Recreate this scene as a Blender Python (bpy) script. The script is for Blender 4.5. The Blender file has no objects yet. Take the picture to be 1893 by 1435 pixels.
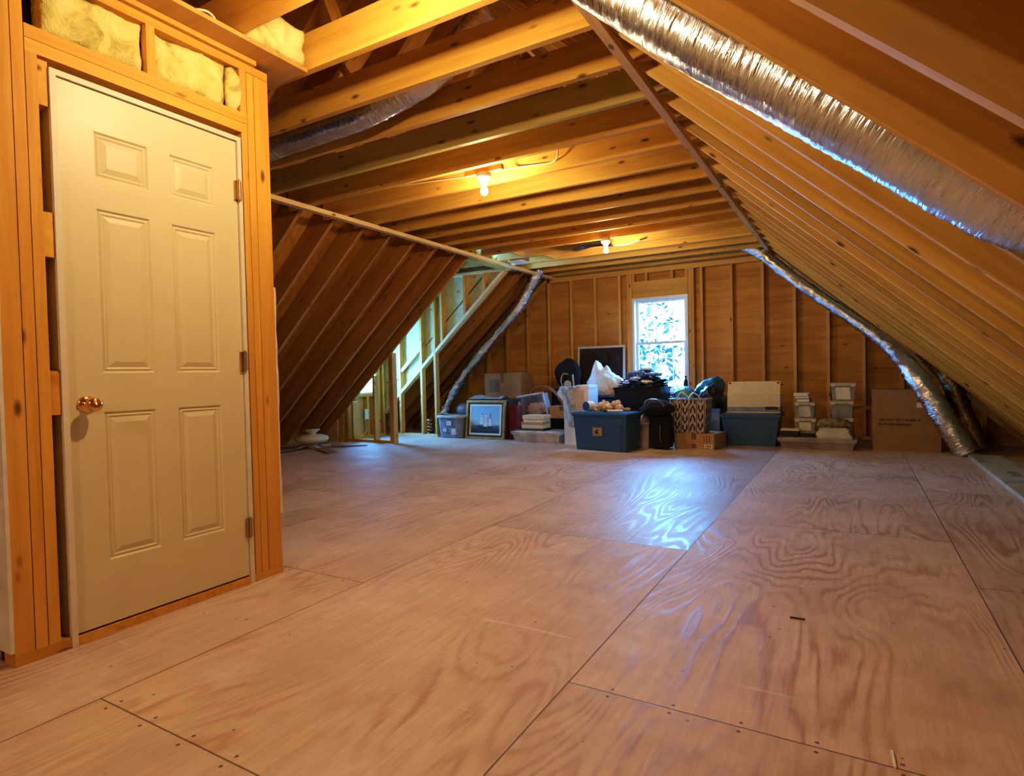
import bpy, bmesh, math, random
from mathutils import Vector, Matrix, noise
random.seed(7)
S = bpy.context.scene
COL = S.collection
V = Vector

# ------------------------------------------------------------------ helpers
def link(name, me, parent=None, kind=None):
    o = bpy.data.objects.new(name, me); COL.objects.link(o)
    if parent: o.parent = parent
    if kind: o['kind'] = kind
    return o

def obj(name, bm, mat, parent=None, smooth=False, kind=None, bev=0.0, mats=None):
    if bev:
        bmesh.ops.bevel(bm, geom=[e for e in bm.edges if e.is_manifold and e.calc_face_angle(0) > 0.5], offset=bev, segments=2, affect='EDGES', profile=0.6)
    bmesh.ops.recalc_face_normals(bm, faces=bm.faces)
    me = bpy.data.meshes.new(name); bm.to_mesh(me); bm.free()
    for m in (mats or [mat]): me.materials.append(m)
    if smooth:
        for p in me.polygons: p.use_smooth = True
    return link(name, me, parent, kind)

def tag(o, label, cat, group=None):
    o['label'] = label; o['category'] = cat
    if group: o['group'] = group
    return o

def thing(name, label, cat, loc, rz=0.0, group=None):
    o = bpy.data.objects.new(name, None); COL.objects.link(o)
    o.empty_display_size = 0.05
    o.location = loc; o.rotation_euler = (0, 0, rz)
    return tag(o, label, cat, group)

def single(name, bm, mat, loc, label, cat, rz=0.0, group=None, smooth=False, bev=0.0, mats=None, rot=None):
    o = obj(name, bm, mat, None, smooth, None, bev, mats)
    o.location = loc; o.rotation_euler = rot or (0, 0, rz)
    return tag(o, label, cat, group)

def dup(root, loc, label=None, rz=None):
    r = root.copy(); COL.objects.link(r); r.location = loc
    if label: r['label'] = label
    if rz is not None: r.rotation_euler = (0, 0, rz)
    for ch in list(root.children):
        c = ch.copy(); COL.objects.link(c); c.parent = r
        for g in ch.children:
            d = g.copy(); COL.objects.link(d); d.parent = c
    return r

def B(): return bmesh.new()

def box(bm, x0, x1, y0, y1, z0, z1, mi=0):
    vs = [bm.verts.new(p) for p in ((x0,y0,z0),(x1,y0,z0),(x1,y1,z0),(x0,y1,z0),(x0,y0,z1),(x1,y0,z1),(x1,y1,z1),(x0,y1,z1))]
    fs = []
    for f in ((3,2,1,0),(4,5,6,7),(0,1,5,4),(1,2,6,5),(2,3,7,6),(3,0,4,7)):
        q = bm.faces.new([vs[i] for i in f]); q.material_index = mi; fs.append(q)
    return vs

def bx(*a): bm = B(); box(bm, *a); return bm

def hexa(bm, bot, top, mi=0):
    vs = [bm.verts.new(p) for p in list(bot) + list(top)]
    for f in ((3,2,1,0),(4,5,6,7),(0,1,5,4),(1,2,6,5),(2,3,7,6),(3,0,4,7)):
        q = bm.faces.new([vs[i] for i in f]); q.material_index = mi
    return vs

def prism(bm, pts, axis, a, b, mi=0):
    """extrude a 2D polygon: axis 'y' -> pts are (x,z); 'x' -> (y,z); 'z' -> (x,y)"""
    def P(p, t):
        return {'y': (p[0], t, p[1]), 'x': (t, p[0], p[1]), 'z': (p[0], p[1], t)}[axis]
    v0 = [bm.verts.new(P(p, a)) for p in pts]; v1 = [bm.verts.new(P(p, b)) for p in pts]
    n = len(pts)
    fs = [bm.faces.new(v0), bm.faces.new(v1[::-1])] + [bm.faces.new((v0[i], v0[(i+1) % n], v1[(i+1) % n], v1[i])) for i in range(n)]
    for f in fs: f.material_index = mi

def lathe(bm, prof, n=24, c=(0,0,0), axis='z', mi=0):
    """prof: list of (radius, height)"""
    rings = []
    for r, h in prof:
        ring = []
        for i in range(n):
            a = 2*math.pi*i/n
            p = {'z': (r*math.cos(a), r*math.sin(a), h), 'x': (h, r*math.cos(a), r*math.sin(a)), 'y': (r*math.cos(a), h, r*math.sin(a))}[axis]
            ring.append(bm.verts.new(V(p) + V(c)))
        rings.append(ring)
    for a, b in zip(rings, rings[1:]):
        for i in range(n):
            f = bm.faces.new((a[i], a[(i+1) % n], b[(i+1) % n], b[i])); f.material_index = mi
    for ring in (rings[0], rings[-1]):
        f = bm.faces.new(ring); f.material_index = mi

def smooth_path(pts, k=8):
    pts = [V(p) for p in pts]; out = []
    for i in range(len(pts)-1):
        p0 = pts[max(i-1, 0)]; p1 = pts[i]; p2 = pts[i+1]; p3 = pts[min(i+2, len(pts)-1)]
        for j in range(k):
            t = j/k
            out.append(0.5*((2*p1) + (p2-p0)*t + (2*p0-5*p1+4*p2-p3)*t*t + (3*p1-p0-3*p2+p3)*t**3))
    out.append(pts[-1]); return out

def tube(bm, path, rad, n=12, jit=0.0, rib=0.0, cap=True, mi=0, squash=None):
    """sweep; rad may be a function of t in 0..1"""
    N = len(path); rings = []; up = V((0.13, 0.27, 1)).normalized(); prev = None
    uvl = bm.loops.layers.uv.verify(); acc = [0.0]
    for i in range(1, N): acc.append(acc[-1] + (path[i]-path[i-1]).length)
    for i, p in enumerate(path):
        t = (path[min(i+1, N-1)] - path[max(i-1, 0)]).normalized()
        if prev is None:
            s = t.cross(up).normalized()
        else:
            s = (prev - t*prev.dot(t)).normalized()
        prev = s; u = s.cross(t)
        r = rad(i/(N-1)) if callable(rad) else rad
        r *= 1 + rib*(1 if i % 2 else -1)
        ring = []
        for j in range(n):
            a = 2*math.pi*j/n
            rr = r*(1 + jit*noise.noise(V((p.x*14 + 3*math.cos(a), p.y*14 + 3*math.sin(a), p.z*14))) + jit*0.8*random.uniform(-1, 1))
            d = s*math.cos(a) + u*math.sin(a)
            q = p + d*rr
            ring.append(bm.verts.new(q))
        rings.append(ring)
    for i, (a, b) in enumerate(zip(rings, rings[1:])):
        for j in range(n):
            f = bm.faces.new((a[j], a[(j+1) % n], b[(j+1) % n], b[j])); f.material_index = mi
            for lp, uv in zip(f.loops, ((acc[i], j/n), (acc[i], (j+1)/n), (acc[i+1], (j+1)/n), (acc[i+1], j/n))): lp[uvl].uv = uv
    if cap:
        bm.faces.new(rings[0]).material_index = mi; bm.faces.new(rings[-1]).material_index = mi

def blob(bm, c, r, amp=0.18, freq=2.2, sub=4, seed=0.0, flat=True, crease=0.0, mi=0):
    """lumpy soft mass with its underside flattened at z = c.z - r.z*0.8"""
    g = bmesh.ops.create_icosphere(bm, subdivisions=sub, radius=1.0)
    for v in g['verts']:
        d = v.co.normalized()
        n1 = noise.noise(d*freq + V((seed, seed*1.7, seed*0.3)))
        n2 = noise.noise(d*freq*2.7 + V((seed*2.1, seed, 5)))
        k = 1 + amp*n1 + amp*0.55*n2
        if crease: k -= crease*abs(noise.noise(d*freq*1.9 + V((seed, 9, seed))))**0.5*0.9
        z = d.z*k
        if flat and z < -0.72: z = -0.72 + (z + 0.72)*0.05
        v.co = V((c[0] + d.x*k*r[0], c[1] + d.y*k*r[1], c[2] + z*r[2]))
    for f in bm.faces:
        if all(v in g['verts'] for v in f.verts) and False: f.material_index = mi

def rsheet(bm, nx, ny, fn, thick=0.004):
    """a wavy sheet: fn(u,v)->point ; given a little thickness"""
    g = [[bm.verts.new(fn(i/nx, j/ny)) for j in range(ny+1)] for i in range(nx+1)]
    fs = [bm.faces.new((g[i][j], g[i+1][j], g[i+1][j+1], g[i][j+1])) for i in range(nx) for j in range(ny)]
    bmesh.ops.solidify(bm, geom=fs, thickness=thick)

# ------------------------------------------------------------------ materials
def nmat(name):
    m = bpy.data.materials.new(name); m.use_nodes = True
    nt = m.node_tree; b = nt.nodes['Principled BSDF']
    return m, nt, b, nt.nodes, nt.links

def mth(nt, op, a, b=None, c=None, clamp=False):
    n = nt.nodes.new('ShaderNodeMath'); n.operation = op; n.use_clamp = clamp
    for i, v in enumerate((a, b, c)):
        if v is None: continue
        if hasattr(v, 'links'): nt.links.new(v, n.inputs[i])
        else: n.inputs[i].default_value = v
    return n.outputs[0]

def ramp(nt, fac, stops):
    r = nt.nodes.new('ShaderNodeValToRGB'); e = r.color_ramp.elements
    while len(e) < len(stops): e.new(0.5)
    for i, (p, c) in enumerate(stops):
        e[i].position = p; e[i].color = (*c, 1) if len(c) == 3 else c
    nt.links.new(fac, r.inputs[0]); return r.outputs[0]

def mixc(nt, fac, a, b, mode='MIX'):
    n = nt.nodes.new('ShaderNodeMix'); n.data_type = 'RGBA'; n.blend_type = mode
    for i, v in ((0, fac), (6, a), (7, b)):
        if hasattr(v, 'links'): nt.links.new(v, n.inputs[i])
        else: n.inputs[i].default_value = v if i == 0 else ((*v, 1) if len(v) == 3 else v)
    return n.outputs[2]

def tex(nt, kind, vec, scale, **kw):
    n = nt.nodes.new(kind); n.inputs['Scale'].default_value = scale
    if vec is not None: nt.links.new(vec, n.inputs['Vector'])
    for k, v in kw.items(): 
        if k in n.inputs: n.inputs[k].default_value = v
        else: setattr(n, k, v)
    return n

def mapping(nt, vec, scale=(1,1,1), loc=None):
    n = nt.nodes.new('ShaderNodeMapping'); nt.links.new(vec, n.inputs['Vector'])
    n.inputs['Scale'].default_value = scale
    if loc is not None:
        if hasattr(loc, 'links'): nt.links.new(loc, n.inputs['Location'])
        else: n.inputs['Location'].default_value = loc
    return n.outputs[0]

def bump(nt, h, strength, dist, b):
    n = nt.nodes.new('ShaderNodeBump'); n.inputs['Strength'].default_value = strength; n.inputs['Distance'].default_value = dist
    nt.links.new(h, n.inputs['Height']); nt.links.new(n.outputs[0], b.inputs['Normal'])

def wood(name, light, dark, knot=(0.09, 0.03, 0.01), rough=0.62, var=0.25, knots=True, spec=0.35):
    """sawn lumber, grain along the object's own X axis"""
    m, nt, b, N, L = nmat(name)
    tc = N.new('ShaderNodeTexCoord'); oi = N.new('ShaderNodeObjectInfo')
    rnd = mth(nt, 'MULTIPLY', oi.outputs['Random'], 137.0)
    cmb = N.new('ShaderNodeCombineXYZ')
    for i in range(3): L.new(rnd, cmb.inputs[i])
    v = mapping(nt, tc.outputs['Object'], (1, 1, 1), cmb.outputs[0])
    g1 = tex(nt, 'ShaderNodeTexNoise', mapping(nt, v, (1.3, 26, 26)), 1.0, Detail=5.0, Roughness=0.6, Distortion=0.4)
    g2 = tex(nt, 'ShaderNodeTexNoise', mapping(nt, v, (0.9, 5, 5)), 1.0, Detail=3.0)
    f = mth(nt, 'ADD', mth(nt, 'MULTIPLY', g1.outputs[0], 0.55), mth(nt, 'MULTIPLY', g2.outputs[0], 0.5))
    c = ramp(nt, f, [(0.36, dark), (0.64, light)])
    if knots:
        vo = tex(nt, 'ShaderNodeTexVoronoi', mapping(nt, v, (4.2, 11, 11)), 0.9)
        kf = ramp(nt, vo.outputs['Distance'], [(0.06, (1, 1, 1)), (0.15, (0, 0, 0))])
        c = mixc(nt, mth(nt, 'MULTIPLY', kf, 0.85), c, knot)
    val = mth(nt, 'ADD', mth(nt, 'MULTIPLY', oi.outputs['Random'], var), 1 - var/2)
    hs = N.new('ShaderNodeHueSaturation'); L.new(c, hs.inputs['Color']); L.new(val, hs.inputs['Value'])
    L.new(hs.outputs[0], b.inputs['Base Color'])
    b.inputs['Roughness'].default_value = rough; b.inputs['Specular IOR Level'].default_value = spec
    bump(nt, g1.outputs[0], 0.15, 0.004, b)
    return m

def sheet(name, light, dark, axis=(1, 8, 8), patch=0.5, rough=0.6, coord='Object'):
    """plywood sheathing"""
    m, nt, b, N, L = nmat(name)
    tc = N.new('ShaderNodeTexCoord'); v = tc.outputs[coord]
    n1 = tex(nt, 'ShaderNodeTexNoise', mapping(nt, v, axis), 1.2, Detail=4.0, Distortion=0.8)
    n2 = tex(nt, 'ShaderNodeTexNoise', v, 0.9, Detail=1.0)
    br = mth(nt, 'ADD', mth(nt, 'MULTIPLY', n1.outputs[0], 0.6), mth(nt, 'MULTIPLY', n2.outputs[0], patch))
    vo = tex(nt, 'ShaderNodeTexVoronoi', mapping(nt, v, (1.5, 1.5, 3.0)), 1.6)
    k = ramp(nt, vo.outputs['Distance'], [(0.03, (1, 1, 1)), (0.10, (0, 0, 0))])
    c = ramp(nt, br, [(0.35, dark), (0.72, light)])
    c = mixc(nt, mth(nt, 'MULTIPLY', k, 0.75), c, tuple(x*0.25 for x in dark))
    L.new(c, b.inputs['Base Color']); b.inputs['Roughness'].default_value = rough
    b.inputs['Specular IOR Level'].default_value = 0.3
    return m

def plain(name, col, rough=0.5, metal=0.0, nz=0.06, scale=30.0, bmp=0.0, spec=0.5, trans=0.0, alpha=None, emit=None):
    m, nt, b, N, L = nmat(name)
    tc = N.new('ShaderNodeTexCoord')
    n = tex(nt, 'ShaderNodeTexNoise', tc.outputs['Object'], scale, Detail=3.0)
    c = ramp(nt, n.outputs[0], [(0.3, tuple(max(0, x*(1-nz*2)) for x in col)), (0.7, tuple(min(1, x*(1+nz)) for x in col))])
    L.new(c, b.inputs['Base Color'])
    b.inputs['Roughness'].default_value = rough; b.inputs['Metallic'].default_value = metal
    b.inputs['Specular IOR Level'].default_value = spec
    if trans: b.inputs['Transmission Weight'].default_value = trans
    if alpha is not None: b.inputs['Alpha'].default_value = alpha
    if bmp: bump(nt, n.outputs[0], bmp, 0.01, b)
    if emit: b.inputs['Emission Color'].default_value = (*emit[:3], 1); b.inputs['Emission Strength'].default_value = emit[3]
    return m

M = {}
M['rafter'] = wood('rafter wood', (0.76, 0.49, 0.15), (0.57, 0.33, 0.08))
M['raftershade'] = wood('aged shaded rafter wood', (0.54, 0.245, 0.055), (0.35, 0.14, 0.027), var=0.2)  # left side's dimmer light put into an aged red-brown tone
M['joist'] = wood('joist wood', (0.76, 0.44, 0.10), (0.55, 0.27, 0.05))
M['greenjoist'] = wood('greenish joist wood', (0.56, 0.43, 0.15), (0.40, 0.30, 0.10))
M['stud'] = wood('stud wood', (0.74, 0.42, 0.11), (0.56, 0.27, 0.06), var=0.16)
M['frame'] = wood('closet framing wood', (0.80, 0.43, 0.09), (0.60, 0.27, 0.045), var=0.14)
M['darkwood'] = wood('dark stained wood', (0.10, 0.045, 0.02), (0.05, 0.02, 0.01), knots=False, var=0.05)
M['strapwood'] = wood('strap wood', (0.90, 0.66, 0.34), (0.72, 0.48, 0.20), var=0.08)
M['gable'] = sheet('gable plywood', (0.66, 0.33, 0.075), (0.34, 0.13, 0.027), (0.9, 8, 8), 0.55)
M['roofply'] = sheet('roof plywood', (0.62, 0.38, 0.12), (0.34, 0.18, 0.05), (1.2, 1.2, 1.2), 0.5)
M['osb'] = sheet('pale strand board', (0.88, 0.75, 0.46), (0.66, 0.50, 0.26), (14, 14, 14), 0.2)
M['lidply'] = sheet('lid plywood', (0.66, 0.38, 0.12), (0.46, 0.24, 0.07), (2, 9, 2), 0.4)
M['drywall'] = plain('gypsum board', (0.78, 0.72, 0.66), 0.85, nz=0.08, scale=8)
M['door'] = plain('cream door paint', (0.74, 0.65, 0.44), 0.42, nz=0.015, scale=6)
M['jamb'] = plain('primed jamb', (0.78, 0.70, 0.58), 0.5, nz=0.04, scale=12)
M['brass'] = plain('polished brass', (0.86, 0.56, 0.19), 0.13, 1.0, nz=0.02)
M['oldbrass'] = plain('worn brass', (0.55, 0.38, 0.16), 0.35, 1.0, nz=0.1)
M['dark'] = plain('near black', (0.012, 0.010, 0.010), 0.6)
M['blackplastic'] = plain('black plastic', (0.010, 0.010, 0.012), 0.35, nz=0.1)
M['blackcloth'] = plain('black cloth', (0.012, 0.012, 0.015), 0.9, nz=0.3, scale=50, bmp=0.4)
M['bluetote'] = plain('slate blue plastic', (0.045, 0.115, 0.235), 0.36, nz=0.05, scale=60)
M['bluelid'] = plain('bright blue plastic', (0.06, 0.22, 0.52), 0.28, nz=0.05, scale=40)
M['greyblue'] = plain('grey blue plastic', (0.24, 0.28, 0.33), 0.45, nz=0.15, scale=14)
M['cardboard'] = plain('cardboard', (0.50, 0.30, 0.15), 0.85, nz=0.07, scale=18)
M['cardbrown'] = plain('shaded cardboard', (0.40, 0.23, 0.10), 0.9, nz=0.06, scale=10)
M['cardbeige'] = plain('beige carton', (0.72, 0.60, 0.42), 0.8, nz=0.04, scale=14)
M['tapebrown'] = plain('brown tape', (0.22, 0.12, 0.06), 0.35, nz=0.1)
M['ink'] = plain('dark print', (0.06, 0.03, 0.015), 0.8)
M['white'] = plain('white paint', (0.82, 0.82, 0.80), 0.4, nz=0.02)
M['vinyl'] = plain('white vinyl', (0.78, 0.80, 0.76), 0.35, nz=0.02)
M['paper'] = plain('white paper', (0.80, 0.76, 0.68), 0.8, nz=0.05, scale=20)
M['sheetpaper'] = plain('pale cloth', (0.70, 0.64, 0.56), 0.9, nz=0.12, scale=18, bmp=0.3)
M['cream'] = plain('cream card', (0.76, 0.64, 0.40), 0.7, nz=0.05, scale=20)
M['red'] = plain('dark red', (0.20, 0.018, 0.014), 0.45, nz=0.15)
M['fanwhite'] = plain('aged white enamel', (0.72, 0.65, 0.48), 0.4, nz=0.04, scale=12)
M['bladewood'] = plain('fan blade veneer', (0.32, 0.20, 0.10), 0.5, nz=0.15)
M['gold'] = plain('gilt moulding', (0.62, 0.42, 0.16), 0.38, 0.6, nz=0.15)
M['linen'] = plain('linen liner', (0.78, 0.72, 0.58), 0.8, nz=0.05)
M['alu'] = plain('pale aluminium', (0.66, 0.58, 0.48), 0.45, 0.2, nz=0.05)
M['vent'] = plain('grey vent metal', (0.62, 0.62, 0.58), 0.6, 0.0, nz=0.05)
M['cable'] = plain('pale cable', (0.80, 0.68, 0.48), 0.5, nz=0.05)
M['ceramic'] = plain('white porcelain', (0.85, 0.80, 0.70), 0.3, nz=0.02)
M['steel'] = plain('grey steel', (0.35, 0.33, 0.30), 0.4, 0.8)
M['bluebag'] = plain('blue bin liner', (0.035, 0.14, 0.19), 0.28, nz=0.3, scale=9, bmp=0.5)
M['cyanbag'] = plain('light blue bag', (0.12, 0.42, 0.52), 0.35, nz=0.3, scale=9, bmp=0.5)
M['blackbag'] = plain('black bin liner', (0.010, 0.011, 0.014), 0.30, nz=0.3, scale=9, bmp=0.6)
M['navy'] = plain('navy cloth', (0.022, 0.035, 0.085), 0.8, nz=0.4, scale=20, bmp=0.5)
M['whitecloth'] = plain('white cloth', (0.80, 0.82, 0.84), 0.85, nz=0.1, scale=25, bmp=0.4)
M['pinkcloth'] = plain('pale pink cloth', (0.70, 0.52, 0.50), 0.9, nz=0.12, scale=25, bmp=0.4)
M['tancloth'] = plain('peach cloth', (0.74, 0.52, 0.34), 0.9, nz=0.2, scale=25, bmp=0.4)
M['tan'] = plain('tan leather', (0.52, 0.36, 0.19), 0.6, nz=0.1)
M['khaki'] = plain('khaki bag', (0.34, 0.25, 0.12), 0.8, nz=0.3, scale=16, bmp=0.5)
M['foam'] = plain('beige board', (0.50, 0.42, 0.27), 0.7, nz=0.12, scale=5)
M['greytape'] = plain('grey tape', (0.34, 0.34, 0.29), 0.5)
M['blackgloss'] = plain('black gloss', (0.012, 0.011, 0.012), 0.25)
M['copper'] = plain('copper foil', (0.55, 0.30, 0.16), 0.3, 0.9, nz=0.25, scale=20, bmp=0.6)
M['hoop'] = plain('dusty pink foam', (0.40, 0.24, 0.18), 0.8, nz=0.2)
M['bookblue'] = plain('blue book cover', (0.08, 0.22, 0.42), 0.5)
M['lilacbin'] = plain('cloudy lilac plastic', (0.42, 0.34, 0.33), 0.35, nz=0.25, scale=5)
M['whitebin'] = plain('milky plastic', (0.66, 0.62, 0.60), 0.4, nz=0.2, scale=7)
M['clearlid'] = plain('frosted lid plastic', (0.52, 0.47, 0.38), 0.4, nz=0.12, scale=10)
M['bottle'] = plain('dark green glass', (0.01, 0.03, 0.025), 0.15)
M['leaf'] = plain('leaf green', (0.008, 0.026, 0.020), 0.6, nz=0.4, scale=2)
M['bark'] = plain('tree bark', (0.10, 0.07, 0.05), 0.9, nz=0.3)
M['lawn'] = plain('lawn green', (0.012, 0.03, 0.014), 0.9, nz=0.4, scale=1.5)

def clear_plastic(name, col, alpha, rough=0.3):
    m, nt, b, N, L = nmat(name)
    b.inputs['Base Color'].default_value = (*col, 1); b.inputs['Roughness'].default_value = rough
    tc = N.new('ShaderNodeTexCoord'); n = tex(nt, 'ShaderNodeTexNoise', tc.outputs['Object'], 9.0, Detail=2.0)
    L.new(ramp(nt, n.outputs[0], [(0.3, (alpha*0.8,)*3), (0.7, (min(1, alpha*1.2),)*3)]), b.inputs['Alpha'])
    return m
M['clear'] = clear_plastic('clear storage plastic', (0.55, 0.53, 0.53), 0.38)
M['whitebag'] = clear_plastic('thin white bag', (0.80, 0.82, 0.84), 0.80, 0.35)
M['mesh'] = clear_plastic('insect mesh', (0.035, 0.02, 0.012), 0.86, 0.8)

def glass_mat():
    m, nt, b, N, L = nmat('window glass')
    tr = N.new('ShaderNodeBsdfTransparent'); gl = N.new('ShaderNodeBsdfGlossy'); gl.inputs['Roughness'].default_value = 0.03
    mx = N.new('ShaderNodeMixShader'); mx.inputs[0].default_value = 0.05; L.new(tr.outputs[0], mx.inputs[1]); L.new(gl.outputs[0], mx.inputs[2])
    L.new(mx.outputs[0], N['Material Output'].inputs['Surface']); return m
M['glass'] = glass_mat()

def bulb_mat():
    m, nt, b, N, L = nmat('lit bulb glass')
    em = N.new('ShaderNodeEmission'); em.inputs[0].default_value = (1, 0.80, 0.45, 1); em.inputs[1].default_value = 30
    L.new(em.outputs[0], N['Material Output'].inputs['Surface']); return m
M['bulb'] = bulb_mat()

def foil(name, col, rough=0.2, bs=0.5, ring=55.0):
    """creased foil: fine creases run around the duct"""
    m, nt, b, N, L = nmat(name)
    tc = N.new('ShaderNodeTexCoord')
    n = tex(nt, 'ShaderNodeTexNoise', mapping(nt, tc.outputs['UV'], (ring, 7, 1)), 1.0, Detail=5.0, Roughness=0.6, Distortion=0.7)
    n2 = tex(nt, 'ShaderNodeTexNoise', tc.outputs['Object'], 3.2, Detail=2.0)
    b.inputs['Base Color'].default_value = (*col, 1); b.inputs['Metallic'].default_value = 1.0
    L.new(ramp(nt, n.outputs[0], [(0.3, (rough*0.6,)*3), (0.7, (rough*1.5,)*3)]), b.inputs['Roughness'])
    amt = ramp(nt, n2.outputs[0], [(0.35, (0.25,)*3), (0.60, (1,)*3)])
    bump(nt, mth(nt, 'MULTIPLY', n.outputs[0], amt), bs, 0.02, b); return m
M['foil'] = foil('silver foil', (0.82, 0.80, 0.80), 0.2, 0.7)
M['foilsmooth'] = foil('silver foil, less creased', (0.70, 0.79, 0.98), 0.22, 0.5, 70)
M['foildark'] = foil('dull bronze foil', (0.42, 0.27, 0.13), 0.35, 0.6)

def insul():
    m, nt, b, N, L = nmat('yellow glass wool')
    tc = N.new('ShaderNodeTexCoord')
    n = tex(nt, 'ShaderNodeTexNoise', tc.outputs['Object'], 7.0, Detail=6.0, Roughness=0.6, Distortion=0.8)
    n2 = tex(nt, 'ShaderNodeTexNoise', tc.outputs['Object'], 160.0, Detail=2.0)
    c = ramp(nt, n.outputs[0], [(0.30, (0.30, 0.24, 0.09)), (0.44, (0.74, 0.64, 0.24)), (0.70, (0.92, 0.83, 0.40))])
    L.new(c, b.inputs['Base Color']); b.inputs['Roughness'].default_value = 1.0; b.inputs['Specular IOR Level'].default_value = 0.1
    bump(nt, mth(nt, 'ADD', n.outputs[0], mth(nt, 'MULTIPLY', n2.outputs[0], 0.3)), 0.6, 0.03, b); return m
M['wool'] = insul()

def floor_mat():
    m, nt, b, N, L = nmat('plywood subfloor')
    tc = N.new('ShaderNodeTexCoord'); v = tc.outputs['Object']
    sx = N.new('ShaderNodeSeparateXYZ'); L.new(v, sx.inputs[0]); X, Y = sx.outputs[0], sx.outputs[1]
    W, Lp = 1.235, 2.285
    px = mth(nt, 'DIVIDE', mth(nt, 'ADD', X, 2.02), W)          # strip coordinate
    ix = mth(nt, 'FLOOR', px); fx = mth(nt, 'FRACT', px)
    odd = mth(nt, 'FLOORED_MODULO', ix, 2.0)
    # strip 0: seams at .915 + k*Lp ; strip 1: seams at 1.667 + k*Lp
    off = mth(nt, 'ADD', 0.915, mth(nt, 'MULTIPLY', odd, 0.752))
    off = mth(nt, 'ADD', off, mth(nt, 'MULTIPLY', mth(nt, 'LESS_THAN', ix, -0.5), 0.375))
    py = mth(nt, 'DIVIDE', mth(nt, 'SUBTRACT', Y, off), Lp)
    iy = mth(nt, 'FLOOR', py); fy = mth(nt, 'FRACT', py)
    cell = N.new('ShaderNodeCombineXYZ'); L.new(ix, cell.inputs[0]); L.new(iy, cell.inputs[1])
    wn = N.new('ShaderNodeTexWhiteNoise'); wn.noise_dimensions = '2D'; L.new(cell.outputs[0], wn.inputs['Vector'])
    rnd = wn.outputs['Value']
    sh = N.new('ShaderNodeVectorMath'); sh.operation = 'SCALE'; L.new(wn.outputs['Color'], sh.inputs[0]); sh.inputs['Scale'].default_value = 40
    pv = N.new('ShaderNodeVectorMath'); L.new(v, pv.inputs[0]); L.new(sh.outputs[0], pv.inputs[1]); pv = pv.outputs[0]
    big = tex(nt, 'ShaderNodeTexNoise', mapping(nt, pv, (2.1, 0.45, 1)), 1.0, Detail=2.5, Roughness=0.42, Distortion=0.35)
    med = tex(nt, 'ShaderNodeTexNoise', mapping(nt, pv, (9, 2.2, 1)), 1.0, Detail=3.0, Roughness=0.6)
    fine = tex(nt, 'ShaderNodeTexNoise', mapping(nt, pv, (60, 4.0, 1)), 1.0, Detail=4.0, Roughness=0.7)
    ph = mth(nt, 'ADD', mth(nt, 'MULTIPLY', big.outputs[0], 150.0), mth(nt, 'MULTIPLY', med.outputs[0], 9.0))
    rings = mth(nt, 'SINE', mth(nt, 'ADD', ph, mth(nt, 'MULTIPLY', fine.outputs[0], 3.0)))
    rings = mth(nt, 'MULTIPLY_ADD', rings, 0.5, 0.5)
    rings = mth(nt, 'POWER', rings, 2.2)
    mask = tex(nt, 'ShaderNodeTexNoise', mapping(nt, pv, (1.3, 0.8, 1)), 1.5, Detail=4.0, Roughness=0.6)
    mk = ramp(nt, mask.outputs[0], [(0.40, (0.06,)*3), (0.60, (1,)*3)])
    gr = mth(nt, 'MULTIPLY', rings, mk)
    base = ramp(nt, fine.outputs[0], [(0.28, (0.53, 0.37, 0.25)), (0.72, (0.68, 0.495, 0.355))])
    c = mixc(nt, mth(nt, 'MULTIPLY', gr, 0.78), base, (0.40, 0.205, 0.11))
    dirt = tex(nt, 'ShaderNodeTexNoise', v, 1.3, Detail=7.0, Roughness=0.68)
    dm = ramp(nt, dirt.outputs[0], [(0.42, (0, 0, 0)), (0.66, (1, 1, 1))])
    c = mixc(nt, mth(nt, 'MULTIPLY', dm, 0.42), c, (0.34, 0.22, 0.165))
    dust = tex(nt, 'ShaderNodeTexNoise', mapping(nt, v, (1.0, 0.8, 1)), 2.3, Detail=8.0, Roughness=0.72)
    du = ramp(nt, dust.outputs[0], [(0.50, (0, 0, 0)), (0.70, (1, 1, 1))])
    c = mixc(nt, mth(nt, 'MULTIPLY', du, 0.45), c, (0.76, 0.63, 0.53))
    # knots, nail heads, scuffs
    vk = tex(nt, 'ShaderNodeTexVoronoi', mapping(nt, pv, (4.6, 6.0, 1)), 1.0)
    ks = mth(nt, 'MULTIPLY', mth(nt, 'SUBTRACT', vk.outputs['Color'], 0.35), 0.10)
    kn = mth(nt, 'LESS_THAN', mth(nt, 'ADD', vk.outputs['Distance'], mth(nt, 'MULTIPLY', mth(nt, 'SUBTRACT', fine.outputs[0], 0.5), 0.05)), ks)
    c = mixc(nt, mth(nt, 'MULTIPLY', kn, 0.5), c, (0.17, 0.09, 0.055))
    vs = tex(nt, 'ShaderNodeTexVoronoi', mapping(nt, pv, (7, 7, 1)), 1.3)
    sp = ramp(nt, vs.outputs['Distance'], [(0.035, (1, 1, 1)), (0.055, (0, 0, 0))])
    c = mixc(nt, mth(nt, 'MULTIPLY', sp, 0.7), c, (0.10, 0.06, 0.045))
    scr = tex(nt, 'ShaderNodeTexNoise', mapping(nt, v, (2.2, 40, 1)), 1.0, Detail=2.0, Distortion=1.2)
    sc = ramp(nt, scr.outputs[0], [(0.70, (0, 0, 0)), (0.76, (1, 1, 1))])
    c = mixc(nt, mth(nt, 'MULTIPLY', sc, 0.35), c, (0.80, 0.68, 0.58))
    nx_ = mth(nt, 'ABSOLUTE', mth(nt, 'SUBTRACT', mth(nt, 'FRACT', mth(nt, 'MULTIPLY', X, 5.4)), 0.5))
    ny_ = mth(nt, 'ABSOLUTE', mth(nt, 'SUBTRACT', mth(nt, 'MULTIPLY', mth(nt, 'MINIMUM', fy, mth(nt, 'SUBTRACT', 1.0, fy)), Lp), 0.022))
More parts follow.
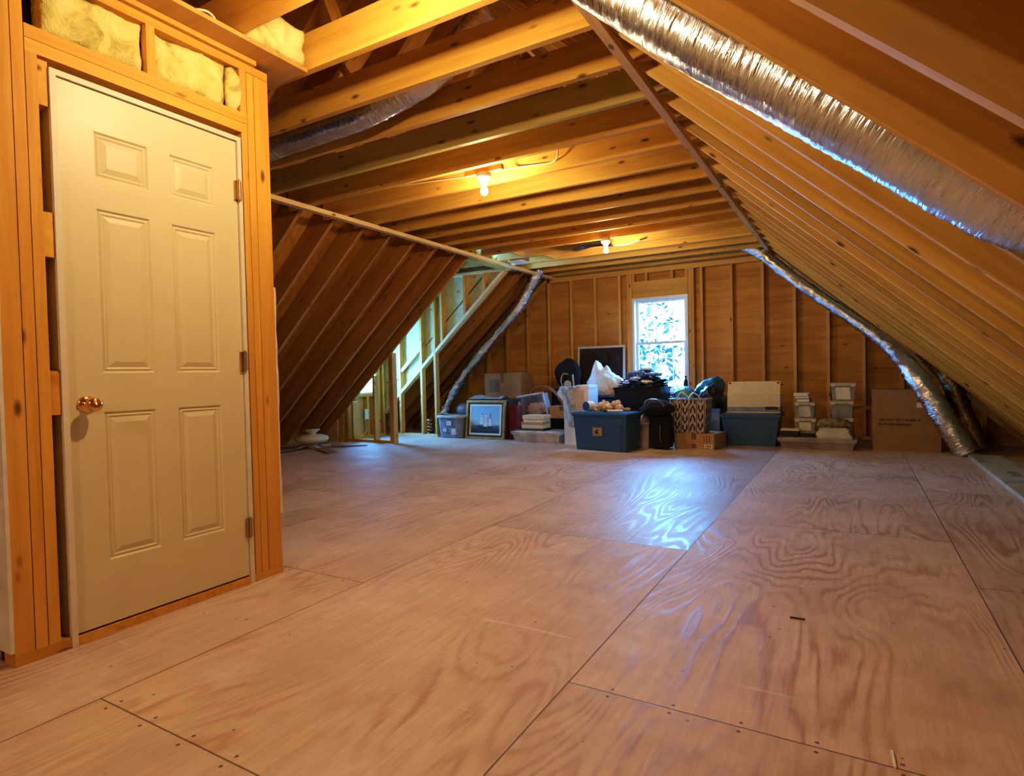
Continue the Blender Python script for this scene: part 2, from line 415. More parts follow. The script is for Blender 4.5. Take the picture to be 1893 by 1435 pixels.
    nl_ = mth(nt, 'LESS_THAN', mth(nt, 'ADD', mth(nt, 'POWER', mth(nt, 'MULTIPLY', nx_, 0.185), 2.0), mth(nt, 'POWER', ny_, 2.0)), 0.00003)
    c = mixc(nt, mth(nt, 'MULTIPLY', nl_, 0.8), c, (0.06, 0.035, 0.025))
    val = mth(nt, 'MULTIPLY_ADD', rnd, 0.16, 0.92)
    hs = N.new('ShaderNodeHueSaturation'); L.new(c, hs.inputs['Color']); L.new(val, hs.inputs['Value']); c = hs.outputs[0]
    # joints between sheets
    ex = mth(nt, 'MULTIPLY', mth(nt, 'MINIMUM', fx, mth(nt, 'SUBTRACT', 1.0, fx)), W)
    ey = mth(nt, 'MULTIPLY', mth(nt, 'MINIMUM', fy, mth(nt, 'SUBTRACT', 1.0, fy)), Lp)
    e = mth(nt, 'MINIMUM', ex, ey)
    jn = ramp(nt, mth(nt, 'MULTIPLY', e, 100.0), [(0.14, (1, 1, 1)), (0.34, (0, 0, 0))])
    c = mixc(nt, mth(nt, 'MULTIPLY', jn, 0.82), c, (0.07, 0.035, 0.02))
    patchdim = mth(nt, 'MULTIPLY', mth(nt, 'COMPARE', ix, 0.0, 0.1), mth(nt, 'GREATER_THAN', iy, 0.5))
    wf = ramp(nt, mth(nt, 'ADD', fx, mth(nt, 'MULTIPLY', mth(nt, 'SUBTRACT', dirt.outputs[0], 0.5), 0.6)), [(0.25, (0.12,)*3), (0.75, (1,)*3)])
    c = mixc(nt, mth(nt, 'MULTIPLY', patchdim, mth(nt, 'MULTIPLY', wf, 0.45)), c, (0.22, 0.165, 0.15))  # base colour dimmed here so the blue window reflection stands out
    L.new(c, b.inputs['Base Color'])
    # the sheets in front of the window are shinier than the rest
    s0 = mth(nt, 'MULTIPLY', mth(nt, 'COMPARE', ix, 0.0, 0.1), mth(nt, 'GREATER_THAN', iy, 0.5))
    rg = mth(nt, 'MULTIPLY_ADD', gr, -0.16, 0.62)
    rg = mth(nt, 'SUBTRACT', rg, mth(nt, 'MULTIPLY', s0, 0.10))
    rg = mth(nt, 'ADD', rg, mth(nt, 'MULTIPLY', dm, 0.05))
    L.new(rg, b.inputs['Roughness'])
    sq = tex(nt, 'ShaderNodeTexNoise', mapping(nt, v, (7.0, 4.2, 1)), 1.0, Detail=2.0, Roughness=0.5, Distortion=1.6)
    sw = mth(nt, 'MULTIPLY_ADD', mth(nt, 'SINE', mth(nt, 'MULTIPLY', sq.outputs[0], 75.0)), 0.5, 0.5)
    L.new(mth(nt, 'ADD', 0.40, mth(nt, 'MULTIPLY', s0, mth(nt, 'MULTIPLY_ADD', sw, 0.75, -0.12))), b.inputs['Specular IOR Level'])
    h = mth(nt, 'ADD', mth(nt, 'MULTIPLY', gr, 0.6), mth(nt, 'MULTIPLY', fine.outputs[0], 0.4))
    h = mth(nt, 'SUBTRACT', h, mth(nt, 'MULTIPLY', jn, 2.0))
    bump(nt, h, 0.35, 0.003, b)
    return m
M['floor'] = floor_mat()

# ------------------------------------------------------------------ geometry constants (metres)
ZC = 2.526           # underside of ceiling joists
YG = 8.81            # inner face of the gable studs
MR, XR, ZR = 0.93, -0.946, 2.526      # right roof: underside of rafters  z = ZR - MR (x - XR)
ML, XL, ZL = 0.885, -4.43, 2.505      # left roof:  z = ZL + ML (x - XL)
XRIDGE, ZRIDGE = -2.633, 4.095
RD = 0.235           # rafter depth
zr = lambda x: ZR - MR*(x - XR)
zl = lambda x: ZL + ML*(x - XL)
XW = -2.499          # face of the closet wall

def lumber(name, p0, p1, w, d, up, mat, parent=None, kind=None):
    """a board from p0 to p1 (centre line); w measured across, d along 'up'"""
    p0, p1, up = V(p0), V(p1), V(up)
    ln = (p1-p0).length; ax = (p1-p0).normalized(); sd = up.cross(ax).normalized(); uu = ax.cross(sd)
    bm = bx(-ln/2, ln/2, -w/2, w/2, -d/2, d/2)
    o = obj(name, bm, mat, parent, kind=kind, bev=0.003)
    mt = Matrix((ax, sd, uu)).transposed().to_4x4(); mt.translation = (p0+p1)/2
    o.matrix_local = mt
    return o

# ------------------------------------------------------------------ floor
bm = B(); box(bm, -8.2, 2.4, -3.4, 9.0, -0.05, 0.0)
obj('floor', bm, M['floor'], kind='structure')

# ------------------------------------------------------------------ right roof slope
tv = RD*math.sqrt(1+MR*MR)   # vertical thickness of rafter zone
bm = B(); prism(bm, [(2.25, zr(2.25)+tv), (XRIDGE, ZRIDGE+tv), (XRIDGE, ZRIDGE+tv+0.02), (2.25, zr(2.25)+tv+0.02)], 'y', -3.4, 9.0)
wall_right = obj('wall_right', bm, M['roofply'], kind='structure')
RY0 = 2.598
nr = V((MR, 0, 1)).normalized()
for k in range(-13, 16):
    y = RY0 + 0.4064*k
    if y > 8.75: break
    a = V((2.05, y+0.019, zr(2.05))) + nr*RD/2; b_ = V((XRIDGE+0.02, y+0.019, ZRIDGE-0.02)) + nr*RD/2
    lumber('rafter', a, b_, 0.038, RD, nr, M['rafter'], wall_right)
a = V((2.0, YG+0.045, zr(2.0)-0.02)); b_ = V((XR-0.05, YG+0.045, zr(XR-0.05)-0.02))
lumber('top_plate', a, b_, 0.089, 0.05, nr, M['rafter'], wall_right)

# ------------------------------------------------------------------ left roof slope with a dormer opening
YD0, YD1 = 6.53, 7.50          # dormer cheeks
tl = RD*math.sqrt(1+ML*ML)
nl = V((-ML, 0, 1)).normalized()
bm = B()
def roof_l(y0, y1, x0):
    prism(bm, [(x0, zl(x0)+tl), (XRIDGE, ZRIDGE+tl), (XRIDGE, ZRIDGE+tl+0.02), (x0, zl(x0)+tl+0.02)], 'y', y0, y1)
roof_l(-3.4, YD0, -7.8); roof_l(YD0, YD1+0.09, -4.42); roof_l(YD1+0.09, 9.0, -7.8)
wall_left = obj('wall_left', bm, M['gable'], kind='structure')
LY = [3.79 + 0.4064*k for k in range(-17, 7)] + [6.51, 7.63, 8.02, 8.41, 8.70]
for y in LY:
    a = V((-7.35, y+0.019, zl(-7.35))) + nl*RD/2; b_ = V((XRIDGE-0.02, y+0.019, ZRIDGE-0.02)) + nl*RD/2
    lumber('rafter', a, b_, 0.038, RD, nl, M['raftershade'], wall_left)
for y in (YD0+0.04+0.15, YD0+0.04+0.556):   # short rafters above the dormer opening
    a = V((-4.42, y, zl(-4.42))) + nl*RD/2; b_ = V((XRIDGE-0.02, y, ZRIDGE-0.02)) + nl*RD/2
    lumber('short_rafter', a, b_, 0.038, RD, nl, M['rafter'], wall_left)
a = V((-7.0, YG+0.045, zl(-7.0)-0.02)); b_ = V((XL+0.05, YG+0.045, zl(XL+0.05)-0.02))
lumber('top_plate', a, b_, 0.089, 0.05, nl, M['rafter'], wall_left)
# low eave wall behind the floor on the left, out in the dark
bm = bx(-7.4, -7.38, -3.4, YD0, 0, 0.3); obj('eave_board', bm, M['roofply'], wall_left)

# ------------------------------------------------------------------ ceiling: joists, straps, braces
ceiling = bpy.data.objects.new('ceiling', None); COL.objects.link(ceiling); ceiling['kind'] = 'structure'
JY0 = 2.527
for k in range(-9, 16):
    y = JY0 + 0.4064*k
    x0 = -4.5 if not (YD0 < y < YD1) else -4.24
    lumber('joist', (x0, y+0.019, ZC+0.092), (-0.80, y+0.019, ZC+0.092), 0.038, 0.184, (0, 0, 1), M['greenjoist'] if k == 2 else M['joist'], ceiling)
lumber('joist', (-4.4, 8.745, ZC+0.092), (-0.80, 8.745, ZC+0.092), 0.038, 0.184, (0, 0, 1), M['joist'], ceiling)
lumber('strap', (-0.967, -3.3, ZC-0.02), (-0.967, 8.78, ZC-0.02), 0.045, 0.04, (0, 0, 1), M['strapwood'], ceiling)
lumber('strap', (-4.25, 1.99, ZC-0.02), (-4.25, 8.78, ZC-0.02), 0.065, 0.04, (0, 0, 1), M['strapwood'], ceiling)
lumber('strap', (-1.12, -3.3, ZC+0.20), (-1.12, 8.7, ZC+0.20), 0.04, 0.025, (0, 0, 1), M['strapwood'], ceiling)
lumber('blocking', (-3.83, 6.65, ZC+0.08), (-3.83, 6.97, ZC+0.08), 0.038, 0.14, (0, 0, 1), M['joist'], ceiling)
lumber('blocking', (-3.56, 7.02, ZC+0.08), (-3.56, 7.38, ZC+0.08), 0.038, 0.14, (0, 0, 1), M['joist'], ceiling)
for (xa, ya, xb, zb) in [(-2.9, 2.22, -3.25, 3.3), (-2.3, 2.35, -2.75, 3.5), (-1.4, 2.60, -1.25, 2.9), (-2.75, 3.05, -3.3, 3.35), (-1.6, 3.02, -2.2, 3.6), (-3.3, 3.45, -3.55, 3.2)]:
    lumber('brace', (xa, ya, ZC+0.15), (xb, ya+0.15, zb), 0.03, 0.065, (0, 1, 0), M['joist'], ceiling)
lumber('ridge_board', (XRIDGE, -3.3, ZRIDGE+0.05), (XRIDGE, 8.9, ZRIDGE+0.05), 0.038, 0.28, (0, 0, 1), M['rafter'], ceiling)
lumber('header', (-4.44, YD0-0.01, ZC+0.07), (-4.44, YD1+0.08, ZC+0.07), 0.076, 0.20, (0, 0, 1), M['joist'], ceiling)

# ------------------------------------------------------------------ far gable wall
WX0, WX1, WZ0, WZ1 = -2.94, -2.10, 0.62, 2.08
bm = B(); yb = YG + 0.089
gl_ = lambda x: min(zl(x)+tl, zr(x)+tv)
def gpoly(x0, x1, z0, z1f):
    prism(bm, [(x0, z0), (x1, z0), (x1, z1f(x1)), (x0, z1f(x0))], 'y', yb, yb+0.015)
gpoly(-7.8, XRIDGE-0.31, 0, gl_)
prism(bm, [(WX0, 0), (WX1, 0), (WX1, WZ0), (WX0, WZ0)], 'y', yb, yb+0.015)
prism(bm, [(WX0, WZ1), (WX1, WZ1), (WX1, gl_(WX1)), (XRIDGE, gl_(XRIDGE)), (WX0, gl_(WX0))], 'y', yb, yb+0.015)
gpoly(WX1, 2.25, 0, gl_)
# fill between the left piece and the opening
prism(bm, [(XRIDGE-0.31, 0), (WX0, 0), (WX0, gl_(WX0)), (XRIDGE-0.31, gl_(XRIDGE-0.31))], 'y', yb, yb+0.015) if XRIDGE-0.31 < WX0 else None
wall_far = obj('wall_far', bm, M['gable'], kind='structure')
def vstud(x, z0, z1, parent=wall_far, y0=YG, w=0.038, d=0.089, mat='stud', name='stud'):
    return lumber(name, (x, y0+d/2, z0), (x, y0+d/2, z1), w, d, (0, 1, 0), M[mat], parent)
for x in (-5.99, -5.58, -5.18, -4.77, -4.365):
    vstud(x, 0.04, zl(x)-0.06)
for x in (-3.96, -3.55, -3.145, -3.005, -2.965, -2.075, -2.035, -1.91, -1.50, -1.09):
    vstud(x, 0.04, 2.45)
for x in (-0.695, -0.30, 0.10, 0.51, 0.92, 1.32):
    vstud(x, 0.04, zr(x)-0.06)
lumber('top_plate', (-4.40, YG+0.0445, 2.488), (-0.98, YG+0.0445, 2.488), 0.089, 0.076, (0, 0, 1), M['stud'], wall_far)
lumber('bottom_plate', (-7.0, YG+0.0445, 0.02), (1.7, YG+0.0445, 0.02), 0.089, 0.04, (0, 0, 1), M['stud'], wall_far)
lumber('header', (WX0, YG+0.02, (WZ1+2.33)/2), (WX1, YG+0.02, (WZ1+2.33)/2), 0.038, 2.33-WZ1, (0, 0, 1), M['stud'], wall_far)
for x in (-2.92, -2.72, -2.33, -2.12): vstud(x, 2.33, 2.45, name='cripple_stud')
lumber('rough_sill', (WX0, YG+0.045, WZ0-0.02), (WX1, YG+0.045, WZ0-0.02), 0.089, 0.038, (0, 0, 1), M['stud'], wall_far)

# window 1 : double hung, twelve lights per sash
def sash(parent, x0, x1, z0, z1, y, name):
    fw = 0.042; bm = B()
    box(bm, x0, x1, y, y+0.03, z0, z0+fw); box(bm, x0, x1, y, y+0.03, z1-fw, z1)
    box(bm, x0, x0+fw, y+0.001, y+0.029, z0+fw, z1-fw); box(bm, x1-fw, x1, y+0.001, y+0.029, z0+fw, z1-fw)
    s = obj(name, bm, M['vinyl'], parent, bev=0.002)
    bm = B(); g = 0.011
    for i in (1, 2, 3):
        x = x0+fw + (x1-x0-2*fw)*i/4; box(bm, x-g/2, x+g/2, y+0.010, y+0.020, z0+fw, z1-fw)
    for i in (1, 2):
        z = z0+fw + (z1-z0-2*fw)*i/3; box(bm, x0+fw, x1-fw, y+0.0105, y+0.0195, z-g/2, z+g/2)
    obj('muntins', bm, M['vinyl'], s)
    bm = bx(x0+fw, x1-fw, y+0.013, y+0.016, z0+fw, z1-fw); obj('pane', bm, M['glass'], s)
bm = B(); j = 0.035
box(bm, WX0, WX0+j, YG-0.012, yb+0.05, WZ0, WZ1); box(bm, WX1-j, WX1, YG-0.012, yb+0.05, WZ0, WZ1)
box(bm, WX0+j, WX1-j, YG-0.012, yb+0.05, WZ1-j, WZ1); box(bm, WX0+j, WX1-j, YG-0.03, yb+0.05, WZ0, WZ0+j)
window_1 = obj('window_1', bm, M['vinyl'], kind='structure', bev=0.002)
zm = 1.392
sash(window_1, WX0+j, WX1-j, zm-0.02, WZ1-j, YG+0.075, 'upper_sash')
sash(window_1, WX0+j, WX1-j, WZ0+j, zm+0.02, YG+0.040, 'lower_sash')

# wall behind the camera closes the attic
bm = B(); prism(bm, [(-7.8, 0), (2.25, 0), (2.25, gl_(2.25)), (XRIDGE, gl_(XRIDGE)), (-7.8, gl_(-7.8))], 'y', -3.4, -3.38)
obj('wall_back', bm, M['gable'], kind='structure')

# ------------------------------------------------------------------ dormer on the left
XF = -6.80                                  # dormer front wall, inner face
DW0, DW1, DZ0, DZ1 = 6.72, 7.30, 0.70, 1.75
bm = B()
box(bm, XF-0.105, XF-0.09, YD0, YD1+0.1, 0, DZ0); box(bm, XF-0.105, XF-0.09, YD0, YD1+0.1, DZ1, 2.6)
box(bm, XF-0.105, XF-0.09, YD0, DW0, DZ0, DZ1); box(bm, XF-0.105, XF-0.09, DW1, YD1+0.1, DZ0, DZ1)
wall_dormer = obj('wall_dormer_front', bm, M['osb'], kind='structure')
def xstud(y, z0, z1, name='stud', w=0.038): return lumber(name, (XF-0.045, y, z0), (XF-0.045, y, z1), w, 0.089, (1, 0, 0), M['stud'], wall_dormer)
for y in (6.56, 6.69, 7.33, 7.37, 7.47): xstud(y, 0.04, 2.5)
for y in (6.85, 7.10, 7.24): xstud(y, 0.04, DZ0-0.04, 'cripple_stud')
lumber('rough_sill', (XF-0.045, DW0, DZ0-0.02), (XF-0.045, DW1, DZ0-0.02), 0.089, 0.04, (0, 0, 1), M['stud'], wall_dormer)
lumber('bottom_plate', (XF-0.045, YD0, 0.02), (XF-0.045, YD1, 0.02), 0.089, 0.04, (0, 0, 1), M['stud'], wall_dormer)
bm = B(); xx = XF-0.09
box(bm, xx-0.02, XF+0.01, DW0-0.0, DW0+0.03, DZ0, DZ1); box(bm, xx-0.02, XF+0.01, DW1-0.03, DW1, DZ0, DZ1)
box(bm, xx-0.02, XF+0.01, DW0+0.03, DW1-0.03, DZ0, DZ0+0.03); box(bm, xx-0.02, XF+0.01, DW0+0.03, DW1-0.03, DZ1-0.03, DZ1)
window_2 = obj('window_2', bm, M['vinyl'], kind='structure')
bm = B(); box(bm, xx, xx+0.03, DW0+0.03, DW1-0.03, 1.21, 1.25); obj('meeting_rail', bm, M['vinyl'], window_2)
bm = bx(xx+0.01, xx+0.013, DW0+0.03, DW1-0.03, DZ0+0.03, DZ1-0.03); obj('pane', bm, M['glass'], window_2)

# near cheek (lower studs only reach the trimmer rafter)
bm = B(); prism(bm, [(XF-0.1, 0.02), (XF-0.1, 2.6), (-4.45, 2.6), (-4.6, zl(-4.6)+tl), (XF-0.1, zl(XF-0.1)+tl)][1:], 'y', YD0-0.01, YD0+0.004)
prism(bm, [(-7.5, 0), (XF-0.09, 0), (XF-0.09, zl(XF-0.09)+tl), (-7.5, 0.05)], 'y', YD0-0.012, YD0+0.003)
wall_dn = obj('wall_dormer_near', bm, M['osb'], kind='structure')
for x in (-5.80, -5.84): vstud(x, 0.04, zl(x)+0.02, wall_dn, YD0+0.02)
for x in (-6.16, -6.60): vstud(x, 0.04, max(0.2, zl(x)+0.02), wall_dn, YD0+0.02)
for x in (-6.72,): vstud(x, 0.04, zl(x)+0.03, wall_dn, YD0+0.02)
lumber('bottom_plate', (-6.78, YD0+0.065, 0.02), (-5.78, YD0+0.065, 0.02), 0.089, 0.04, (0, 0, 1), M['frame'], wall_dn)
# far cheek
bm = B(); rl = lambda x: zl(x) + 0.02
prism(bm, [(XF-0.1, max(0.02, rl(XF-0.1))), (-4.42, rl(-4.42)), (-4.42, 2.6), (XF-0.1, 2.6)], 'y', YD1+0.09, YD1+0.105)
prism(bm, [(-7.5, 0), (XF-0.09, 0), (XF-0.09, zl(XF-0.09)+tl), (-7.5, 0.05)], 'y', YD1+0.091, YD1+0.106)
wall_df = obj('wall_dormer_far', bm, M['osb'], kind='structure')
vstud(-5.745, 0.04, 2.49, wall_df, YD1); vstud(-6.02, 0.04, 2.49, wall_df, YD1); vstud(-6.47, 0.04, 2.49, wall_df, YD1)
for x in (-5.60, -5.15, -4.79): vstud(x, zl(x)+0.03, 2.49, wall_df, YD1)
lumber('top_plate', (-6.85, YD1+0.045, 2.51), (-4.36, YD1+0.045, 2.51), 0.089, 0.04, (0, 0, 1), M['strapwood'], wall_df)
lumber('bottom_plate', (-6.62, YD1+0.045, 0.02), (-5.72, YD1+0.045, 0.02), 0.089, 0.04, (0, 0, 1), M['strapwood'], wall_df)
for xa, xb in ((-6.45, -6.04), (-6.45, -6.04)):
    pass
lumber('sole_plate', (-6.85, YD1+0.045, zl(-6.85)+0.0), (-4.44, YD1+0.045, zl(-4.44)+0.0), 0.089, 0.045, nl, M['strapwood'], wall_df)
lumber('blocking', (-6.45, YD1+0.03, zl(-6.45)+0.34), (-6.04, YD1+0.03, zl(-6.04)+0.34), 0.038, 0.05, nl, M['strapwood'], wall_df)
# dormer lid
bm = bx(XF-0.3, -4.40, YD0-0.03, YD1+0.12, 2.60, 2.62)
dl = obj('trim_dormer_lid', bm, M['roofply'], kind='structure')
lumber('valley_rafter', (-4.45, YD0+0.1, ZC+0.1), (-5.35, YD1, 2.55), 0.038, 0.10, (0, 0, 1), M['rafter'], dl)

# ------------------------------------------------------------------ closet wall with the door
wall_closet = bpy.data.objects.new('wall_closet', None); COL.objects.link(wall_closet); wall_closet['kind'] = 'structure'
def cst(y0, y1, z0, z1, name='stud', m='frame', x0=XW-0.089, x1=XW):
    return lumber(name, ((x0+x1)/2, (y0+y1)/2, z0), ((x0+x1)/2, (y0+y1)/2, z1), y1-y0, x1-x0, (1, 0, 0), M[m], wall_closet)
cst(0.877, 0.934, 0.04, 2.436); cst(0.937, 0.973, 0.04, 2.436); cst(0.976, 1.012, 0.04, 2.142)
cst(1.822, 1.853, 0.04, 2.142); cst(1.856, 1.892, 0.04, 2.436); cst(1.895, 1.974, 0.04, 2.436)
def chz(y0, y1, z0, z1, name, m='frame', x0=XW-0.089, x1=XW):
    return lumber(name, ((x0+x1)/2, y0, (z0+z1)/2), ((x0+x1)/2, y1, (z0+z1)/2), x1-x0, z1-z0, (0, 0, 1), M[m], wall_closet)
chz(0.976, 1.854, 2.142, 2.188, 'header'); chz(0.976, 1.854, 2.19, 2.237, 'header')
chz(0.877, 1.974, 2.438, 2.476, 'top_plate'); chz(0.86, 1.90, 2.478, 2.5005, 'top_plate', x0=XW-0.085, x1=XW+0.02)
chz(0.877, 1.045, 0, 0.04, 'bottom_plate'); chz(1.815, 1.974, 0, 0.04, 'bottom_plate')
cst(1.395, 1.430, 2.237, 2.438, 'cripple_stud'); cst(1.820, 1.853, 2.237, 2.438, 'cripple_stud')
# the side walls of the closet, and near-black boards standing in for interior shade
bm = bx(-4.0, XW-0.001, 0.865, 0.877, 0.05, 2.30); obj('side_board', bm, M['drywall'], wall_closet)
def torn():
    bm = B(); pts = [(XW-0.002, 0.30)]
    n = 26
    for i in range(n+1):
        z = 0.30 + (1.43-0.30)*i/n; pts.append((XW-0.004 + 0.010*noise.noise(V((z*9, 1.3, 0))), z))
    pts += [(-4.0, 1.43), (-4.0, 0.30)]
    prism(bm, pts, 'y', 1.974, 1.988); return bm
obj('side_board', torn(), M['drywall'], wall_closet)
bm = bx(-4.0, XW-0.089, 1.962, 1.974, 0, 2.478); obj('shade_board', bm, M['dark'], wall_closet)
bm = bx(-4.0, -3.98, 0.877, 1.962, 0, 2.478); obj('shade_board', bm, M['dark'], wall_closet)
bm = bx(XW-0.12, XW-0.10, 0.88, 1.96, 0.0, 2.43); obj('shade_board', bm, M['dark'], wall_closet)  # dark sheet behind the framing, gives the shade seen through its gaps
for z in (0.95, 1.52, 2.06):      # shims beside the jamb
    bm = bx(XW-0.07, XW-0.005, 1.013, 1.044, z-0.09, z+0.07); obj('shim', bm, M['frame'], wall_closet, bev=0.004)
bm = bx(XW-0.08, XW-0.002, 1.066, 1.80, 0.0, 0.033); obj('sill_board', bm, M['frame'], wall_closet, bev=0.003)

# door : six raised panels, made by cutting the face into a grid
DY0, DY1, DB, DT = 1.068, 1.792, 0.042, 2.088
xf = XW - 0.008
def door_mesh():
    bm = B()
    w = DY1-DY0
    ya, yb_, yc, yd = DY0+0.165*w, DY0+0.44*w, DY0+0.565*w, DY0+0.84*w
    rows = [(0.285, 0.860), (1.010, 1.640), (1.760, 1.935)]
    fs = []
    ys = [DY0, ya, yb_, yc, yd, DY1]; zs = [DB] + [q for r in rows for q in r] + [DT]
    grid = [[bm.verts.new((xf, y, z)) for z in zs] for y in ys]
    for i in range(5):
        for k in range(7):
            f = bm.faces.new((grid[i][k], grid[i+1][k], grid[i+1][k+1], grid[i][k+1]))
            if i in (1, 3) and k in (1, 3, 5): fs.append(f)
    bm.normal_update()
    for f in bm.faces:
        if f.normal.x < 0: f.normal_flip()
    for f in list(fs):
        c = f.calc_center_median()
        for inset, dx in ((0.010, -0.007), (0.012, 0.0035), (0.010, -0.004), (0.030, 0.007)):
            r = bmesh.ops.inset_region(bm, faces=[f], thickness=inset, depth=0)
            for v in f.verts: v.co.x += dx
    # edges and back
    ret = bmesh.ops.extrude_edge_only(bm, edges=[e for e in bm.edges if e.is_boundary])
    nv = [g for g in ret['geom'] if isinstance(g, bmesh.types.BMVert)]
    for v in nv: v.co.x = xf-0.042
    bmesh.ops.holes_fill(bm, edges=[e for e in bm.edges if e.is_boundary], sides=0)
    return bm
door_1 = obj('door_1', door_mesh(), M['door'], kind='structure')
bm = B()
for y0, y1, z0, z1 in ((1.046, 1.066, 0.0, 2.112), (1.795, 1.813, 0.0, 2.112), (1.066, 1.795, 2.092, 2.112)):
    box(bm, XW-0.10, XW+0.004, y0, y1, z0, z1)
box(bm, XW-0.10, XW-0.054, 1.066, 1.078, 0.03, 2.09); box(bm, XW-0.10, XW-0.054, 1.783, 1.795, 0.03, 2.09)
obj('door_frame', bm, M['jamb'], door_1)
bm = B(); lathe(bm, [(0.0, 0), (0.033, 0.0), (0.033, 0.004), (0.026, 0.010), (0.012, 0.014), (0.011, 0.030), (0.016, 0.036), (0.026, 0.044), (0.0285, 0.056), (0.026, 0.068), (0.016, 0.075), (0.0, 0.077)], 28, (xf, 1.128, 0.893), 'x')
obj('door_knob', bm, M['brass'], door_1, smooth=True)
for z in (1.86, 1.06, 0.27):
    bm = B(); lathe(bm, [(0.0, -0.052), (0.005, -0.050), (0.0065, -0.045), (0.0065, 0.045), (0.005, 0.050), (0.0, 0.052)], 12, (XW+0.008, 1.794, z))
    box(bm, XW-0.004, XW+0.006, 1.776, 1.790, z-0.044, z+0.044); box(bm, XW-0.003, XW+0.006, 1.798, 1.808, z-0.044, z+0.044)
    obj('hinge', bm, M['oldbrass'], door_1)

# lid of the closet and the wool on and in it
bm = bx(-3.95, -2.36, 0.90, 2.105, 2.5015, 2.5215)
tag(obj('plywood_lid', bm, M['lidply']), 'plywood sheet lying on top of the door closet under the joists', 'board')
def batt(y0, y1, z0, z1, x0, x1, amp=0.022, seed=0, n=26, m=14):
    bm = B(); ds = {}
    def P(u, v, s):   # u along y, v along z
        return V((x1 if s else x0, y0+(y1-y0)*u, z0+(z1-z0)*v))
    for s in (0, 1):
        for i in range(n+1):
            for k in range(m+1):
                u, v = i/n, k/m; p = P(u, v, s)
                ed = min(1, 7*min(u, 1-u, v*(m/n)*1.5, (1-v)*(m/n)*1.5) + 0.0)
                if s:
                    p.x += amp*(noise.noise(p*11 + V((seed, 0, 0))) + 0.6*noise.noise(p*27 + V((0, seed, 0)))) - 0.028*(1-ed)**2
                else: p.x += 0
                pin = 0.006*noise.noise(V((u*19, v*19, seed)))*(1-ed)
                p.y += pin; p.z += pin*0.7
                ds[(s, i, k)] = bm.verts.new(p)
    for i in range(n):
        for k in range(m):
            bm.faces.new((ds[1, i, k], ds[1, i+1, k], ds[1, i+1, k+1], ds[1, i, k+1]))
            bm.faces.new((ds[0, i, k], ds[0, i, k+1], ds[0, i+1, k+1], ds[0, i+1, k]))
    for i in range(n):
        for k in (0, m): bm.faces.new((ds[0, i, k], ds[0, i+1, k], ds[1, i+1, k], ds[1, i, k]))
    for k in range(m):
        for i in (0, n): bm.faces.new((ds[0, i, k], ds[0, i, k+1], ds[1, i, k+1], ds[1, i, k]))
    return bm
g = 'insulation above the door'
tag(obj('insulation_batt', batt(1.034, 1.393, 2.240, 2.437, XW-0.085, XW-0.012, seed=3), M['wool'], smooth=True), 'yellow fibreglass batt over the knob side of the door header', 'insulation', g)
tag(obj('insulation_batt', batt(1.432, 1.765, 2.240, 2.437, XW-0.085, XW-0.010, seed=8), M['wool'], smooth=True), 'yellow fibreglass batt over the hinge side of the door header', 'insulation', g)
bm = B(); tube(bm, smooth_path([(XW-0.03, 1.792, 2.242), (XW-0.018, 1.794, 2.30), (XW-0.02, 1.793, 2.37), (XW-0.035, 1.792, 2.428)], 6), lambda t: 0.026*(0.55+0.9*math.sin(math.pi*(0.12+0.76*t))), 14, 0.12)
tag(obj('insulation_scrap', bm, M['wool'], smooth=True), 'rolled narrow scrap of yellow fibreglass at the hinge corner over the door', 'insulation', g)
bm = batt(1.775, 2.095, 2.524, 2.70, -3.7, -2.345, 0.02, 5)
tag(obj('insulation_batt', bm, M['wool'], smooth=True), 'yellow fibreglass batt lying on the plywood lid between joists', 'insulation', g)

# ------------------------------------------------------------------ foil ducts
def duct(pts, rad, label, name='foil_duct', mat='foil', n=20, jit=0.05, rib=0.02, k=14, group='insulated foil ducts'):
    pts = [V(p) for p in pts]; base = pts[-1].copy()
    path = [p-base for p in smooth_path(pts, k)]
    bm = B(); tube(bm, path, rad, n, jit, rib)
    return single(name, bm, M[mat], base, label, 'duct', group=group, smooth=True)
def onr(x, y, off): p = V((x, y, zr(x))) + nr*off; return p
duct([onr(-1.75, 2.02, 0.12), onr(-1.2, 2.02, 0.09), onr(-0.95, 2.02, 0.065), onr(-0.75, 2.02, 0.045), onr(-0.45, 2.02, 0.035), onr(-0.15, 2.02, 0.060), onr(0.12, 2.02, 0.09), onr(0.30, 2.02, 0.11), onr(0.385, 2.02, 0.135)],
     lambda t: 0.150 + 0.012*math.sin(9*t), 'large silver foil duct sagging between the nearest right rafters', jit=0.014, rib=0.006, k=22, mat='foilsmooth', n=30)
duct([onr(0.425, 2.02, 0.11), onr(0.45, 2.02, 0.10), onr(0.50, 2.02, 0.10), onr(0.62, 2.02, 0.11), onr(0.80, 2.02, 0.13)], lambda t: 0.085+0.02*math.cos(20*t),
     'short crumpled foil duct below the large sagging duct at the right edge', jit=0.12, rib=0.03, k=8)
duct([(-1.30, 8.35, 2.62), (-1.09, 8.35, 2.50), (-0.88, 8.37, 2.31), (-0.62, 8.38, 2.06), (-0.32, 8.38, 1.80), (-0.05, 8.36, 1.575), (0.25, 8.30, 1.30), (0.42, 8.20, 1.11), (0.555, 7.82, 0.875), (0.735, 7.75, 0.555), (0.875, 7.74, 0.275), (1.01, 7.74, 0.03)],
     lambda t: 0.075 + 0.035*min(1, max(0, (t-0.55)*4)), 'silver foil duct running down the far right rafters to the floor', jit=0.10, rib=0.05, k=12)
duct([(0.66, 8.10, 1.15), (0.80, 8.11, 0.96), (0.92, 8.10, 0.76), (0.99, 8.08, 0.55), (1.07, 8.05, 0.30), (1.17, 8.05, 0.05)], 0.09, 'bronze foil duct standing behind the silver duct in the right eave', mat='foildark', jit=0.12, rib=0.05, k=12)
